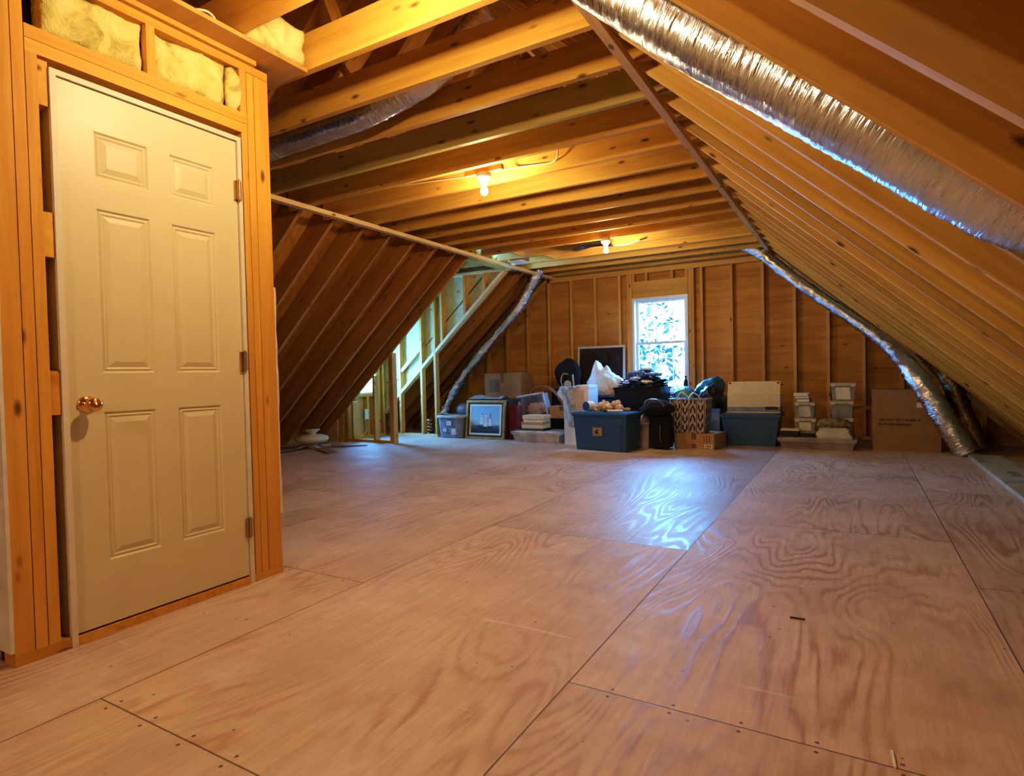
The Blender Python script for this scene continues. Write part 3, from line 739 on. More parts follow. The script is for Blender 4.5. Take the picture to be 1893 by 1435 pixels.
duct([(-4.22, 8.2, 2.60), (-4.36, 8.2, 2.36), (-4.69, 8.2, 1.92), (-5.20, 8.2, 1.435), (-5.63, 8.2, 1.02), (-5.90, 8.2, 0.67), (-6.07, 8.2, 0.40), (-6.19, 8.2, 0.16)],
     lambda t: 0.085 + 0.01*math.sin(30*t), 'dark silver foil duct slanting down the left rafters beside the dormer', jit=0.16, rib=0.08, k=16)
duct([(-4.1, 2.74, 2.50), (-3.5, 2.74, 2.565), (-3.05, 2.74, 2.575), (-2.65, 2.75, 2.590), (-2.30, 2.76, 2.645), (-2.0, 2.78, 2.74), (-1.7, 2.8, 2.95)],
     lambda t: 0.088, 'silver foil duct between ceiling joists beside the door closet', jit=0.05, rib=0.012, k=18, mat='foil', n=24)
bm = B()
for q in range(5):
    t = q/4; lathe(bm, [(0.055-0.01*t, 0.055*q), (0.075, 0.055*q+0.027), (0.055-0.01*t, 0.055*q+0.054)], 18, (0.01*(q % 2), 0, 0.0))
single('duct_coil', bm, M['copper'], (-6.0, 7.68, 0.0), 'coppery crumpled coil of duct on the floor behind the round tub', 'duct', smooth=True)

# ------------------------------------------------------------------ lights
def light_fixture(x, y, label, watt, col=(1.0, 0.73, 0.38)):
    t = thing('ceiling_light', label, 'light', (x, y, 2.53), group='bare bulb ceiling lights')
    bm = B(); box(bm, -0.17, 0.17, -0.02, 0.02, 0.0, 0.04); obj('mounting_board', bm, M['joist'], t)
    bm = B(); lathe(bm, [(0.055, 0.0), (0.058, -0.02), (0.052, -0.045), (0.034, -0.062), (0.022, -0.085), (0.0, -0.085)], 24); obj('lamp_holder', bm, M['ceramic'], t, smooth=True)
    bm = B(); lathe(bm, [(0.0, -0.170), (0.016, -0.166), (0.027, -0.152), (0.030, -0.138), (0.027, -0.122), (0.018, -0.104), (0.014, -0.086), (0.0, -0.086)], 24)
    obj('bulb', bm, M['bulb'], t, smooth=True)
    ld = bpy.data.lights.new('bulb_light', 'POINT'); ld.energy = watt; ld.color = col; ld.shadow_soft_size = 0.045
    lo = bpy.data.objects.new('bulb_light', ld); COL.objects.link(lo); lo.parent = t; lo.location = (0, 0, -0.138)
    return t
light_fixture(-2.478, 3.92, 'bare lit bulb in porcelain holder between the joists, nearer of the two', 90)
light_fixture(-2.515, 6.615, 'bare lit bulb in porcelain holder above the storage pile, farther of the two', 85)
light_fixture(-1.50, 1.60, 'bare lit bulb in porcelain holder just in front of the closet door', 105)
light_fixture(-1.50, -1.60, 'bare lit bulb in porcelain holder behind the camera', 130, (1.0, 0.80, 0.52))

def cable(pts, r, label, mat='cable', name='cable', group='loose electrical cables'):
    p = smooth_path(pts, 6); base = p[0].copy()
    bm = B(); tube(bm, [q-base for q in p], r, 8)
    return single(name, bm, M[mat], base, label, 'cable', group=group, smooth=True)
cable([(-4.22, 4.145, 2.70), (-4.0, 4.147, 2.685), (-3.72, 4.148, 2.69), (-3.14, 4.148, 2.652), (-2.72, 4.14, 2.615), (-2.53, 3.99, 2.56)], 0.006, 'pale electrical cable running left along a joist to the nearer bulb')
cable([(-2.43, 3.99, 2.56), (-2.32, 4.13, 2.605), (-2.09, 4.147, 2.592), (-2.0, 4.145, 2.588), (-1.94, 4.12, 2.61), (-1.93, 4.10, 2.70)], 0.006, 'pale electrical cable looping right of the nearer bulb')
cable([(-2.60, 1.28, 2.53), (-2.485, 1.40, 2.533), (-2.47, 1.47, 2.54), (-2.43, 1.54, 2.55), (-2.40, 1.60, 2.56), (-2.41, 1.645, 2.548), (-2.455, 1.66, 2.532), (-2.52, 1.62, 2.532)], 0.0055, 'white electrical cable curling on the top plate over the door')
cable([(-2.62, 7.0, 2.535), (-2.4, 6.98, 2.51), (-2.2, 6.93, 2.535)], 0.010, 'white cable sheath slung right of the farther bulb')
bm = B()
rsheet(bm, 10, 4, lambda u, v: V((-0.25+0.5*u, 0.22*v, 0.03*math.sin(3*u)+0.01*math.sin(9*v))), 0.004)
single('foil_scrap', bm, M['foil'], (-2.80, 6.78, 2.50), 'grey foil flap tucked between joists left of the farther bulb', 'duct')

# ceiling register
t = thing('ceiling_vent', 'grey square ceiling vent hung between joists near the left strap', 'vent', (-3.975, 7.15, 2.50))
bm = B(); box(bm, -0.10, 0.10, -0.13, 0.13, 0.0, 0.012); obj('grille', bm, M['vent'], t, bev=0.003)
bm = B()
for i in range(9): box(bm, -0.085, 0.085, -0.115+0.027*i, -0.10+0.027*i, -0.006, 0.0)
obj('louvres', bm, M['white'], t)
bm = bx(-0.09, 0.09, -0.12, 0.12, 0.012, 0.12); obj('duct_boot', bm, M['steel'], t)

# outlet on a stud of the dormer
t = thing('wall_outlet', 'white electrical outlet box on a stud under the dormer window', 'outlet', (XF+0.0, 7.06, 0.30))
bm = bx(0.0, 0.012, -0.04, 0.04, 0.0, 0.16); obj('cover_plate', bm, M['white'], t, bev=0.003)
bm = bx(-0.05, 0.0, -0.03, 0.03, 0.02, 0.14); obj('outlet_box', bm, M['steel'], t)
cable([(XF-0.03, 7.06, 0.30), (XF-0.01, 7.07, 0.15), (XF+0.0, 6.98, 0.05), (XF-0.02, 6.80, 0.03)], 0.006, 'white cable hanging below the outlet in the dormer')

# ------------------------------------------------------------------ ceiling fan lying on the floor at the left eave
t = thing('ceiling_fan', 'white ceiling fan resting on the floor at the left eave, blades spread', 'ceiling fan', (-6.52, 5.70, 0.0))
bm = B(); lathe(bm, [(0.0, 0.0), (0.03, 0.004), (0.055, 0.02), (0.07, 0.05), (0.085, 0.075), (0.0, 0.078)], 28); obj('hub', bm, M['fanwhite'], t, smooth=True)
bm = B(); lathe(bm, [(0.0, 0.072), (0.09, 0.075), (0.17, 0.088), (0.215, 0.115), (0.225, 0.14), (0.21, 0.168), (0.16, 0.188), (0.09, 0.197), (0.0, 0.198)], 32); obj('motor_housing', bm, M['fanwhite'], t, smooth=True)
bm = B(); lathe(bm, [(0.0, 0.195), (0.05, 0.197), (0.055, 0.215), (0.075, 0.235), (0.105, 0.258), (0.11, 0.268), (0.0, 0.268)], 28); obj('canopy', bm, M['fanwhite'], t, smooth=True)
for i in range(5):
    a = math.radians(-22 + 72*i); ca, sa = math.cos(a), math.sin(a)
    R_ = lambda x, y, z: V((x*ca - y*sa, x*sa + y*ca, z))
    L_ = 0.74 if ca > 0 or sa < -0.5 else 0.62
    bm = B(); hexa(bm, [R_(0.20, -0.05, 0.022), R_(L_, -0.065, 0.004), R_(L_, 0.065, 0.012), R_(0.20, 0.05, 0.03)], [R_(0.20, -0.05, 0.030), R_(L_, -0.065, 0.012), R_(L_, 0.065, 0.020), R_(0.20, 0.05, 0.038)])
    bl = obj('blade', bm, M['bladewood'], t, bev=0.002)
    bm = B(); hexa(bm, [R_(0.04, -0.018, 0.05), R_(0.24, -0.03, 0.030), R_(0.24, 0.03, 0.038), R_(0.04, 0.018, 0.05)], [R_(0.04, -0.018, 0.058), R_(0.24, -0.03, 0.037), R_(0.24, 0.03, 0.045), R_(0.04, 0.018, 0.058)])
    obj('blade_iron', bm, M['fanwhite'], bl)

# ------------------------------------------------------------------ stored things : shared builders
def tub_shell(bm, wt, dt, wb, db, h, th=0.006, mi=0):
    """open tapered tub: outer and inner skins"""
    def ring(w, d, z): return [bm.verts.new(p) for p in ((-w/2, -d/2, z), (w/2, -d/2, z), (w/2, d/2, z), (-w/2, d/2, z))]
    o0, o1, i1, i0 = ring(wb, db, 0), ring(wt, dt, h), ring(wt-2*th, dt-2*th, h), ring(wb-2*th, db-2*th, th)
    for a, b in ((o0, o1), (o1, i1), (i1, i0)):
        for i in range(4): bm.faces.new((a[i], a[(i+1) % 4], b[(i+1) % 4], b[i]))
    bm.faces.new(o0[::-1]); bm.faces.new(i0)

def rim(bm, w, d, z0, z1, out=0.012, th=0.012):
    w2, d2 = w/2+out, d/2+out
    box(bm, -w2, w2, -d2, -d2+out+th, z0, z1); box(bm, -w2, w2, d2-out-th, d2, z0, z1)
    box(bm, -w2, -w2+out+th, -d2+out+th, d2-out-th, z0, z1); box(bm, w2-out-th, w2, -d2+out+th, d2-out-th, z0, z1)

def tote(name, label, cat, loc, wt, dt, wb, db, h, mat, rz=0, lid=None, panel=True, group=None):
    t = thing(name, label, cat, loc, rz, group)
    bm = B(); tub_shell(bm, wt, dt, wb, db, h)
    obj('tub', bm, M[mat], t, bev=0.006)
    bm = B(); rim(bm, wt, dt, h-0.028, h); obj('rim', bm, M[mat], t, bev=0.003)
    if panel:
        s = (wt-wb)/2/h; sd = (dt-db)/2/h; bm = B()
        z0, z1 = 0.05*h, 0.72*h
        hexa(bm, [(-wb/2*0.80, -db/2-sd*z0-0.005, z0), (wb/2*0.80, -db/2-sd*z0-0.005, z0), (wb/2*0.80, -db/2-sd*z0+0.01, z0), (-wb/2*0.80, -db/2-sd*z0+0.01, z0)],
                 [(-wb/2*0.88, -db/2-sd*z1-0.007, z1), (wb/2*0.88, -db/2-sd*z1-0.007, z1), (wb/2*0.88, -db/2-sd*z1+0.01, z1), (-wb/2*0.88, -db/2-sd*z1+0.01, z1)])
        obj('raised_panel', bm, M[mat], t, bev=0.003)
    if lid:
        bm = B(); box(bm, -wt/2-0.018, wt/2+0.018, -dt/2-0.018, dt/2+0.018, h-0.004, h+0.014)
        box(bm, -wt/2+0.03, wt/2-0.03, -dt/2+0.03, dt/2-0.03, h+0.014, h+0.022)
        obj('lid', bm, M[lid], t, bev=0.004)
    return t

def carton(name, label, cat, loc, w, d, h, mat='cardboard', rz=0, tape=True, flap=False, group=None):
    t = thing(name, label, cat, loc, rz, group)
    bm = bx(-w/2, w/2, 0, d, 0, h); obj('carton', bm, M[mat], t, bev=0.004)
    if tape:
        bm = B(); box(bm, -0.03, 0.03, -0.0015, 0.0, h*0.62, h+0.0012); box(bm, -0.03, 0.03, -0.001, d+0.001, h, h+0.0014)
        obj('tape', bm, M['tapebrown'], t)
    bm = B(); box(bm, -w/2+0.004, w/2-0.004, d*0.5-0.002, d*0.5+0.002, h, h+0.001); obj('flap_seam', bm, M['ink'], t)
    return t

# ---- round-cornered tub at the left end of the pile
t = thing('storage_tub', 'grey-blue clear tub with pink contents beside the dormer stud', 'storage tub', (-5.445, 7.62, 0))
def rrect(w, d, r, n=5):
    o = []
    for cx, cy, a0 in ((w/2-r, d/2-r, 0), (-w/2+r, d/2-r, 90), (-w/2+r, -d/2+r, 180), (w/2-r, -d/2+r, 270)):
        for i in range(n+1): a = math.radians(a0+90*i/n); o.append((cx+r*math.cos(a), cy+r*math.sin(a)))
    return o
def loft(bm, secs, mi=0):
    rings = [[bm.verts.new((x, y, z)) for x, y in rrect(w, d, r)] for w, d, r, z in secs]
    n = len(rings[0])
    for a, b in zip(rings, rings[1:]):
        for i in range(n): bm.faces.new((a[i], a[(i+1) % n], b[(i+1) % n], b[i])).material_index = mi
    bm.faces.new(rings[0][::-1]).material_index = mi; bm.faces.new(rings[-1]).material_index = mi
bm = B(); loft(bm, [(0.41, 0.34, 0.08, 0.0), (0.42, 0.36, 0.09, 0.01), (0.47, 0.42, 0.10, 0.325)]); obj('tub', bm, M['greyblue'], t)
bm = B(); loft(bm, [(0.51, 0.46, 0.12, 0.312), (0.52, 0.47, 0.12, 0.318), (0.52, 0.47, 0.12, 0.34), (0.48, 0.43, 0.10, 0.352)]); obj('lid', bm, M['clearlid'], t)
bm = B(); 
for x, z, w, h in ((-0.03, 0.20, 0.09, 0.07), (0.06, 0.06, 0.08, 0.09), (-0.10, 0.10, 0.06, 0.05)): obj('content_patch', bx(x, x+w, -0.205-0.02*z/0.3, -0.18, z, z+h), M['pinkcloth'], t)
bm.free()
bm = B(); rsheet(bm, 8, 6, lambda u, v: V((-0.18+0.34*u, -0.15+0.22*v, 0.02*math.sin(5*u+2*v)+0.012)), 0.004)
single('folded_paper', bm, M['sheetpaper'], (-5.48, 7.55, 0.356), 'pale folded papers lying on the round-cornered tub lid', 'paper')
bm = B(); blob(bm, (0, 0, 0.072), (0.15, 0.095, 0.10), 0.08, 1.5, 3, 2)
single('baseball_cap', bm, M['greyblue'], (-5.38, 7.75, 0.353), 'grey-blue rounded cap on the back of the round-cornered tub', 'cap', smooth=True)

# ---- framed ship painting leaning on a dark case
t = thing('dark_case', 'dark wooden case behind the framed ship painting', 'case', (-4.795, 7.60, 0))
bm = bx(-0.235, 0.32, 0.0, 0.36, 0, 0.55); obj('body', bm, M['darkwood'], t, bev=0.008)
bm = bx(-0.245, 0.33, -0.015, 0.37, 0.55, 0.585); obj('lid', bm, M['darkwood'], t, bev=0.006)
bm = bx(-0.23, 0.315, -0.006, 0.0, 0.02, 0.05); obj('base_trim', bm, M['darkwood'], t)
t = thing('framed_painting', 'gilt framed painting of a sailing ship leaning at the front of the pile', 'painting', (-4.83, 7.49, 0))
t.rotation_euler = (math.radians(-6.5), 0, 0)
PW, PH = 0.345, 0.585
def frame(bm, w, h0, h1, fw, y0, y1):
    prism(bm, [(-w, h0), (w, h0), (w-fw, h0+fw), (-w+fw, h0+fw)], 'y', y0, y1); prism(bm, [(-w, h1), (-w+fw, h1-fw), (w-fw, h1-fw), (w, h1)], 'y', y0, y1)
    prism(bm, [(-w, h0), (-w+fw, h0+fw), (-w+fw, h1-fw), (-w, h1)], 'y', y0, y1); prism(bm, [(w, h0), (w, h1), (w-fw, h1-fw), (w-fw, h0+fw)], 'y', y0, y1)
bm = B(); frame(bm, PW, 0, PH, 0.035, -0.02, 0.02); obj('frame', bm, M['gold'], t, bev=0.003)
bm = B(); frame(bm, PW-0.033, 0.033, PH-0.033, 0.028, -0.012, 0.016); obj('inner_moulding', bm, M['darkwood'], t)
bm = B(); frame(bm, PW-0.060, 0.060, PH-0.060, 0.030, -0.009, 0.014); obj('liner', bm, M['linen'], t)
def sea_mat():
    m, nt, b, N, L = nmat('painted sea and sky')
    tc = N.new('ShaderNodeTexCoord'); sp = N.new('ShaderNodeSeparateXYZ'); L.new(tc.outputs['Object'], sp.inputs[0])
    n = tex(nt, 'ShaderNodeTexNoise', mapping(nt, tc.outputs['Object'], (9, 1, 18)), 1.0, Detail=4.0)
    z = mth(nt, 'ADD', mth(nt, 'MULTIPLY', mth(nt, 'SUBTRACT', sp.outputs[2], 0.09), 2.46), mth(nt, 'MULTIPLY', mth(nt, 'SUBTRACT', n.outputs[0], 0.5), 0.16))
    c = ramp(nt, z, [(0.0, (0.02, 0.035, 0.05)), (0.16, (0.06, 0.10, 0.13)), (0.27, (0.16, 0.22, 0.27)), (0.33, (0.40, 0.58, 0.68)), (1.0, (0.24, 0.52, 0.70))])
    L.new(c, b.inputs['Base Color']); b.inputs['Roughness'].default_value = 0.35; return m
bm = bx(-PW+0.088, PW-0.088, -0.006, 0.004, 0.088, PH-0.088); cv = obj('canvas', bm, sea_mat(), t)
bm = B()
def sail(x, z, w, h): prism(bm, [(x-w, z), (x+w*0.9, z), (x+w*0.65, z+h), (x-w*0.6, z+h)], 'y', -0.0085, -0.0060)
for x, z, w, h in ((-0.06, 0.215, 0.035, 0.06), (-0.06, 0.278, 0.028, 0.05), (-0.06, 0.332, 0.018, 0.035), (0.015, 0.19, 0.036, 0.07), (0.015, 0.264, 0.03, 0.055), (0.015, 0.323, 0.02, 0.045), (0.09, 0.20, 0.03, 0.06), (0.09, 0.264, 0.024, 0.05)): sail(x, z, w, h)
obj('painted_sails', bm, M['whitecloth'], cv)
bm = B(); prism(bm, [(-0.15, 0.205), (-0.11, 0.165), (0.10, 0.150), (0.155, 0.185), (0.10, 0.183), (-0.05, 0.188)], 'y', -0.0088, -0.0060)
for x in (-0.06, 0.015, 0.09): box(bm, x-0.002, x+0.002, -0.0088, -0.006, 0.17, 0.39)
obj('painted_hull', bm, M['darkwood'], cv)

# ---- carton on the dark case
t = carton('cardboard_box', 'large brown cardboard box on top of the dark case by the left rafters', 'box', (-4.87, 8.02, 0.587), 0.66, 0.42, 0.40, 'cardbrown')
t.location.y = 8.10
bm = bx(-0.33, 0.33, 0, 0.75, 0, 0.585); bm2 = None
t2 = thing('storage_chest', 'black chest standing behind the dark case, carrying a cardboard box', 'chest', (-4.87, 7.99, 0))
obj('body', bm, M['blackplastic'], t2, bev=0.01)
bm = B(); box(bm, -0.335, 0.335, -0.006, 0.756, 0.46, 0.475); obj('seam_band', bm, M['dark'], t2)
bm = bx(0.0, 0.20, -0.0012, 0, 0.10, 0.30); obj('printed_patch', bm, M['tapebrown'], t).location = (-0.24, 0, 0)
bm = B(); rsheet(bm, 14, 8, lambda u, v: V((-0.30+0.6*u, -0.14+0.26*v, 0.06*max(0, 1-2*abs(v-0.5))*(0.6+0.4*math.sin(7*u)) + 0.010)), 0.004)
single('wrinkled_cloth', bm, M['sheetpaper'], (-4.93, 7.80, 0.588), 'pale wrinkled cloth on the dark case before the cardboard box', 'cloth', smooth=True)

# ---- red case, clear bin, hoop
t = thing('red_case', 'dark red upright case between the painting and the clear bin', 'case', (-4.385, 7.58, 0))
bm = bx(-0.07, 0.07, 0, 0.15, 0, 0.50); obj('body', bm, M['red'], t, bev=0.02)
bm = B(); tube(bm, smooth_path([(0, 0.03, 0.49), (0, 0.04, 0.53), (0, 0.11, 0.53), (0, 0.12, 0.49)]), 0.010, 8); obj('handle', bm, M['blackplastic'], t)
t = thing('clear_bin', 'clear plastic bin tipped on its side behind the small cream boxes', 'storage bin', (-4.215, 8.06, 0.262))
t.rotation_euler = (math.radians(100), math.radians(-8), math.radians(0))
bm = B(); tub_shell(bm, 0.44, 0.42, 0.38, 0.34, 0.24, 0.005); obj('tub', bm, M['clear'], t, bev=0.008).location = (0, 0.20, -0.14)
bm = B(); rim(bm, 0.44, 0.42, 0.22, 0.24, 0.014, 0.008); obj('rim', bm, M['whitebin'], t, bev=0.003).location = (0, 0.20, -0.14)
bm = B(); blob(bm, (0, 0.16, -0.02), (0.17, 0.11, 0.06), 0.25, 2.2, 3, 4, False); obj('contents', bm, M['pinkcloth'], t, smooth=True)
t = thing('support_crate', 'dark crate holding up the tipped clear bin', 'crate', (-4.26, 7.93, 0))
bm = bx(-0.17, 0.20, 0, 0.36, 0, 0.20); obj('body', bm, M['darkwood'], t, bev=0.006)
bm = B(); box(bm, -0.08, 0.08, -0.002, 0.0, 0.10, 0.13); obj('hand_slot', bm, M['dark'], t)
p = smooth_path([(-4.50, 8.325, 0.40), (-4.495, 8.325, 0.60), (-4.42, 8.325, 0.72), (-4.26, 8.325, 0.76), (-4.10, 8.325, 0.71), (-3.97, 8.325, 0.58), (-3.885, 8.325, 0.40), (-3.86, 8.325, 0.02)], 8)
bm = B(); tube(bm, [q-V((-3.86, 8.325, 0.0)) for q in p], 0.026, 10)
single('foam_hoop', bm, M['hoop'], (-3.86, 8.325, 0.0), 'dusty pink bent tube arching behind the tipped clear bin', 'tube', smooth=True)

# ---- under-bed box with small boxes
t = tote('underbed_box', 'long milky low plastic box on the floor, small boxes on top', 'storage box', (-3.885, 7.55, 0), 0.74, 0.44, 0.69, 0.38, 0.135, 'whitebin', lid='whitebin', panel=False)
t = thing('dark_folder', 'thin black folder lying on the milky low box', 'folder', (-4.03, 7.40, 0.158))
bm = bx(-0.24, 0.24, 0, 0.30, 0, 0.028); obj('cover', bm, M['blackplastic'], t, bev=0.003)
bm = bx(-0.235, 0.235, -0.001, 0.28, 0.006, 0.022); obj('pages', bm, M['tapebrown'], t)
t = thing('cream_box', 'cream shoe box with wavy lid, upper of two stacked', 'box', (-3.975, 7.44, 0.278), group='stacked cream boxes')
bm = bx(-0.155, 0.155, 0, 0.24, 0, 0.07); obj('box_body', bm, M['cream'], t, bev=0.003)
bm = bx(-0.163, 0.163, -0.008, 0.248, 0.045, 0.095); obj('lid', bm, M['cream'], t, bev=0.006)
t = thing('cream_box', 'flat cream box under the shoe box with wavy lid', 'box', (-3.985, 7.42, 0.187), group='stacked cream boxes')
bm = bx(-0.165, 0.165, 0, 0.27, 0, 0.09); obj('box_body', bm, M['cream'], t, bev=0.003)
bm = bx(-0.168, 0.168, -0.003, 0.273, 0.058, 0.0895); obj('lid', bm, M['cardboard'], t, bev=0.003)
t = thing('red_box', 'small dark red box left of the two cream boxes', 'box', (-4.21, 7.47, 0.187))
bm = bx(-0.053, 0.045, 0, 0.2, 0, 0.095); obj('box_body', bm, M['red'], t, bev=0.003)
bm = bx(-0.055, 0.047, -0.002, 0.202, 0.07, 0.097); obj('lid', bm, M['red'], t, bev=0.003)

# ---- cartons behind
t = thing('black_crate', 'black low crate under the small brown carton', 'crate', (-3.75, 7.99, 0))
bm = bx(-0.24, 0.20, 0, 0.28, 0, 0.29); obj('body', bm, M['blackplastic'], t, bev=0.006)
bm = bx(-0.245, 0.205, -0.006, 0.286, 0.265, 0.29); obj('rim', bm, M['blackplastic'], t, bev=0.003)
carton('cardboard_box', 'small brown carton on the black crate left of the wrapped cabinet', 'box', (-3.79, 8.00, 0.292), 0.40, 0.26, 0.18, 'cardboard')

# ---- black rucksack
t = thing('rucksack', 'tall black rucksack with tan patch against the gable studs', 'bag', (-3.89, 8.48, 0.0))
bm = B(); blob(bm, (0, 0, 0.94), (0.21, 0.12, 0.24), 0.12, 1.8, 4, 3, False); obj('main_pouch', bm, M['blackcloth'], t, smooth=True)
bm = bx(-0.24, 0.20, -0.11, 0.14, 0, 0.72); obj('lower_body', bm, M['blackcloth'], t, bev=0.04)
bm = B(); lathe(bm, [(0.0, -0.155), (0.055, -0.151), (0.062, -0.130), (0.0, -0.125)], 18, (0.05, 0, 0.79), 'y'); obj('leather_patch', bm, M['tan'], t, smooth=True)
bm = B(); tube(bm, smooth_path([(-0.02, -0.12, 0.72), (-0.05, -0.155, 0.84), (-0.02, -0.135, 0.95), (0.06, -0.125, 0.945)]), 0.010, 8); obj('strap', bm, M['tan'], t)
bm = B(); tube(bm, smooth_path([(0.155, -0.115, 0.72), (0.15, -0.14, 0.83), (0.13, -0.115, 0.94)]), 0.013, 8); obj('strap', bm, M['tan'], t)

# ---- insect screen leaning on the studs
t = thing('window_screen', 'pale framed insect screen leaning on the gable studs left of the window', 'screen', (-3.445, 8.70, 0.22))
t.rotation_euler = (math.radians(-3.5), 0, 0)
bm = B(); frame(bm, 0.395, 0, 1.16, 0.034, -0.008, 0.008); obj('frame', bm, M['alu'], t)
bm = bx(-0.365, 0.365, -0.001, 0.001, 0.03, 1.13); obj('screen_mesh', bm, M['mesh'], t)

# ---- wrapped white cabinet
t = thing('drawer_unit', 'white cabinet with grey side, half wrapped in white plastic', 'cabinet', (-3.27, 7.32, 0))
bm = bx(-0.16, 0.20, 0, 0.34, 0, 0.76); obj('body', bm, M['white'], t, bev=0.006)
bm = bx(-0.04, 0.145, -0.006, 0.0, 0.40, 0.735); obj('front_panel', bm, M['alu'], t, bev=0.003)
bm = bx(0.03, 0.205, 0.0, 0.30, 0.76, 0.80); obj('top_flap', bm, M['white'], t, bev=0.004)
def drape(u, v):
    # over the left edge, hanging down
    x = -0.19 + 0.20*u + 0.10*(1-v)*(1-u)*0.2 - 0.07*math.exp(-((v-0.82)/0.10)**2)*(1-u)
    x += 0.018*noise.noise(V((u*5, v*9, 0))) + 0.10*(1-v)*(1-u)
    y = -0.035 - 0.03*math.sin(9*u + 3*v) - 0.04*noise.noise(V((u*6, v*6, 2)))
    return V((x, y, 0.24 + 0.55*v + 0.03*noise.noise(V((u*9, 0, 7)))*(1-v)))
bm = B(); rsheet(bm, 22, 30, drape, 0.003); obj('plastic_wrap', bm, M['whitecloth'], t, smooth=True)
bm = B(); rsheet(bm, 12, 8, lambda u, v: V((-0.17+0.26*u, -0.03+0.34*v, 0.775 + 0.02*noise.noise(V((u*6, v*6, 1))))), 0.003); obj('plastic_wrap', bm, M['whitecloth'], t, smooth=True)

# ---- front blue tote and what lies on it
t = tote('blue_tote', 'large slate blue tote with a square sticker at the front of the pile', 'tote', (-2.685, 6.98, 0), 0.75, 0.38, 0.685, 0.33, 0.455, 'bluetote', rz=math.radians(-9), lid=None)
bm = B(); box(bm, -0.395, 0.395, -0.205, 0.205, 0.452, 0.470); box(bm, -0.35, 0.35, -0.165, 0.165, 0.470, 0.477); obj('lid', bm, M['bluelid'], t, bev=0.004)
bm = B(); hexa(bm, [(-0.095, -0.1845, 0.185), (0.035, -0.1845, 0.185), (0.035, -0.175, 0.185), (-0.095, -0.175, 0.185)], [(-0.095, -0.1915, 0.29), (0.035, -0.1915, 0.29), (0.035, -0.182, 0.29), (-0.095, -0.182, 0.29)])
sk = obj('sticker', bm, M['tan'], t)
bm = B(); prism(bm, [(-0.065, 0.24), (-0.02, 0.268), (-0.01, 0.255), (-0.035, 0.24), (-0.012, 0.222), (-0.03, 0.21), (-0.06, 0.22)], 'y', -0.1920, -0.1868)
obj('sticker_mark', bm, M['ink'], sk)
t = thing('tape_roll', 'white roll with dark ring face standing on the blue tote lid', 'tape', (-2.935, 6.92, 0.480), math.radians(-24))
bm = B(); lathe(bm, [(0.035, 0.0), (0.062, 0.0), (0.062, 0.10), (0.035, 0.085)], 28, (0, 0, 0.062), 'y'); obj('roll', bm, M['white'], t, smooth=False)
bm = B(); lathe(bm, [(0.028, -0.003), (0.060, -0.003), (0.060, 0.001), (0.028, 0.001)], 28, (0, 0, 0.062), 'y'); obj('dark_ring', bm, M['blackplastic'], t)
bm = B()
for i, (x, y, z, rx, ry, rz_) in enumerate(((-0.17, 0.0, 0.03, 0.07, 0.06, 0.05), (-0.09, 0.04, 0.06, 0.09, 0.07, 0.075), (-0.02, -0.03, 0.04, 0.08, 0.06, 0.055), (0.06, 0.05, 0.055, 0.09, 0.06, 0.075), (0.13, -0.01, 0.035, 0.06, 0.07, 0.05), (0.21, 0.02, 0.02, 0.06, 0.05, 0.025))):
    blob(bm, (x, y, z), (rx, ry, rz_), 0.45, 3.4, 3, 3.7+i*2.3, True, 0.35)
single('crumpled_cloth', bm, M['tancloth'], (-2.66, 7.03, 0.479), 'peach and white crumpled cloth heaped on the blue tote lid', 'cloth', smooth=True)
t = thing('white_wand', 'white stick with a black end lying across the blue tote lid', 'wand', (-2.60, 6.84, 0.478), math.radians(12))
bm = B(); lathe(bm, [(0.0, -0.02), (0.014, -0.02), (0.014, 0.17), (0.0, 0.17)], 12, (0, 0, 0.015), 'x'); obj('shaft', bm, M['white'], t)
bm = B(); lathe(bm, [(0.0, -0.06), (0.015, -0.06), (0.015, -0.02), (0.0, -0.02)], 12, (0, 0, 0.0155), 'x'); obj('grip', bm, M['blackplastic'], t)

# ---- white bag on black things
bm = B(); blob(bm, (0, 0, 0.16), (0.29, 0.20, 0.22), 0.16, 2.2, 4, 6, True, 0.10)
for v in bm.verts:      # gathered corners
    if v.co.z > 0.24: 
        v.co.z += 0.19*math.exp(-((v.co.x+0.14)/0.07)**2) * (v.co.z-0.24)/0.1 + 0.07*math.exp(-((v.co.x-0.02)/0.035)**2) * (v.co.z-0.24)/0.1
t = thing('plastic_bag', 'big white plastic bag of peach clothes left of the window', 'bag', (-3.15, 8.18, 0.60))
obj('bag_skin', bm, M['whitebag'], t, smooth=True)
bm = B(); blob(bm, (0.06, -0.02, 0.11), (0.20, 0.16, 0.13), 0.25, 2.4, 3, 4); obj('contents', bm, M['tancloth'], t, smooth=True)
t = thing('storage_chest', 'black chest supporting the big white plastic bag', 'chest', (-3.10, 7.86, 0))
bm = bx(-0.33, 0.22, 0, 0.60, 0, 0.58); obj('body', bm, M['blackplastic'], t, bev=0.01)
bm = bx(-0.335, 0.225, -0.005, 0.605, 0.55, 0.585); obj('lid', bm, M['blackplastic'], t, bev=0.004)
bm = B(); blob(bm, (0, 0, 0.024), (0.19, 0.10, 0.03), 0.3, 2.5, 3, 2, True, 0.1)
single('dark_cloth', bm, M['navy'], (-3.10, 7.93, 0.587), 'navy folded cloth under the front edge of the white bag', 'cloth', smooth=True)

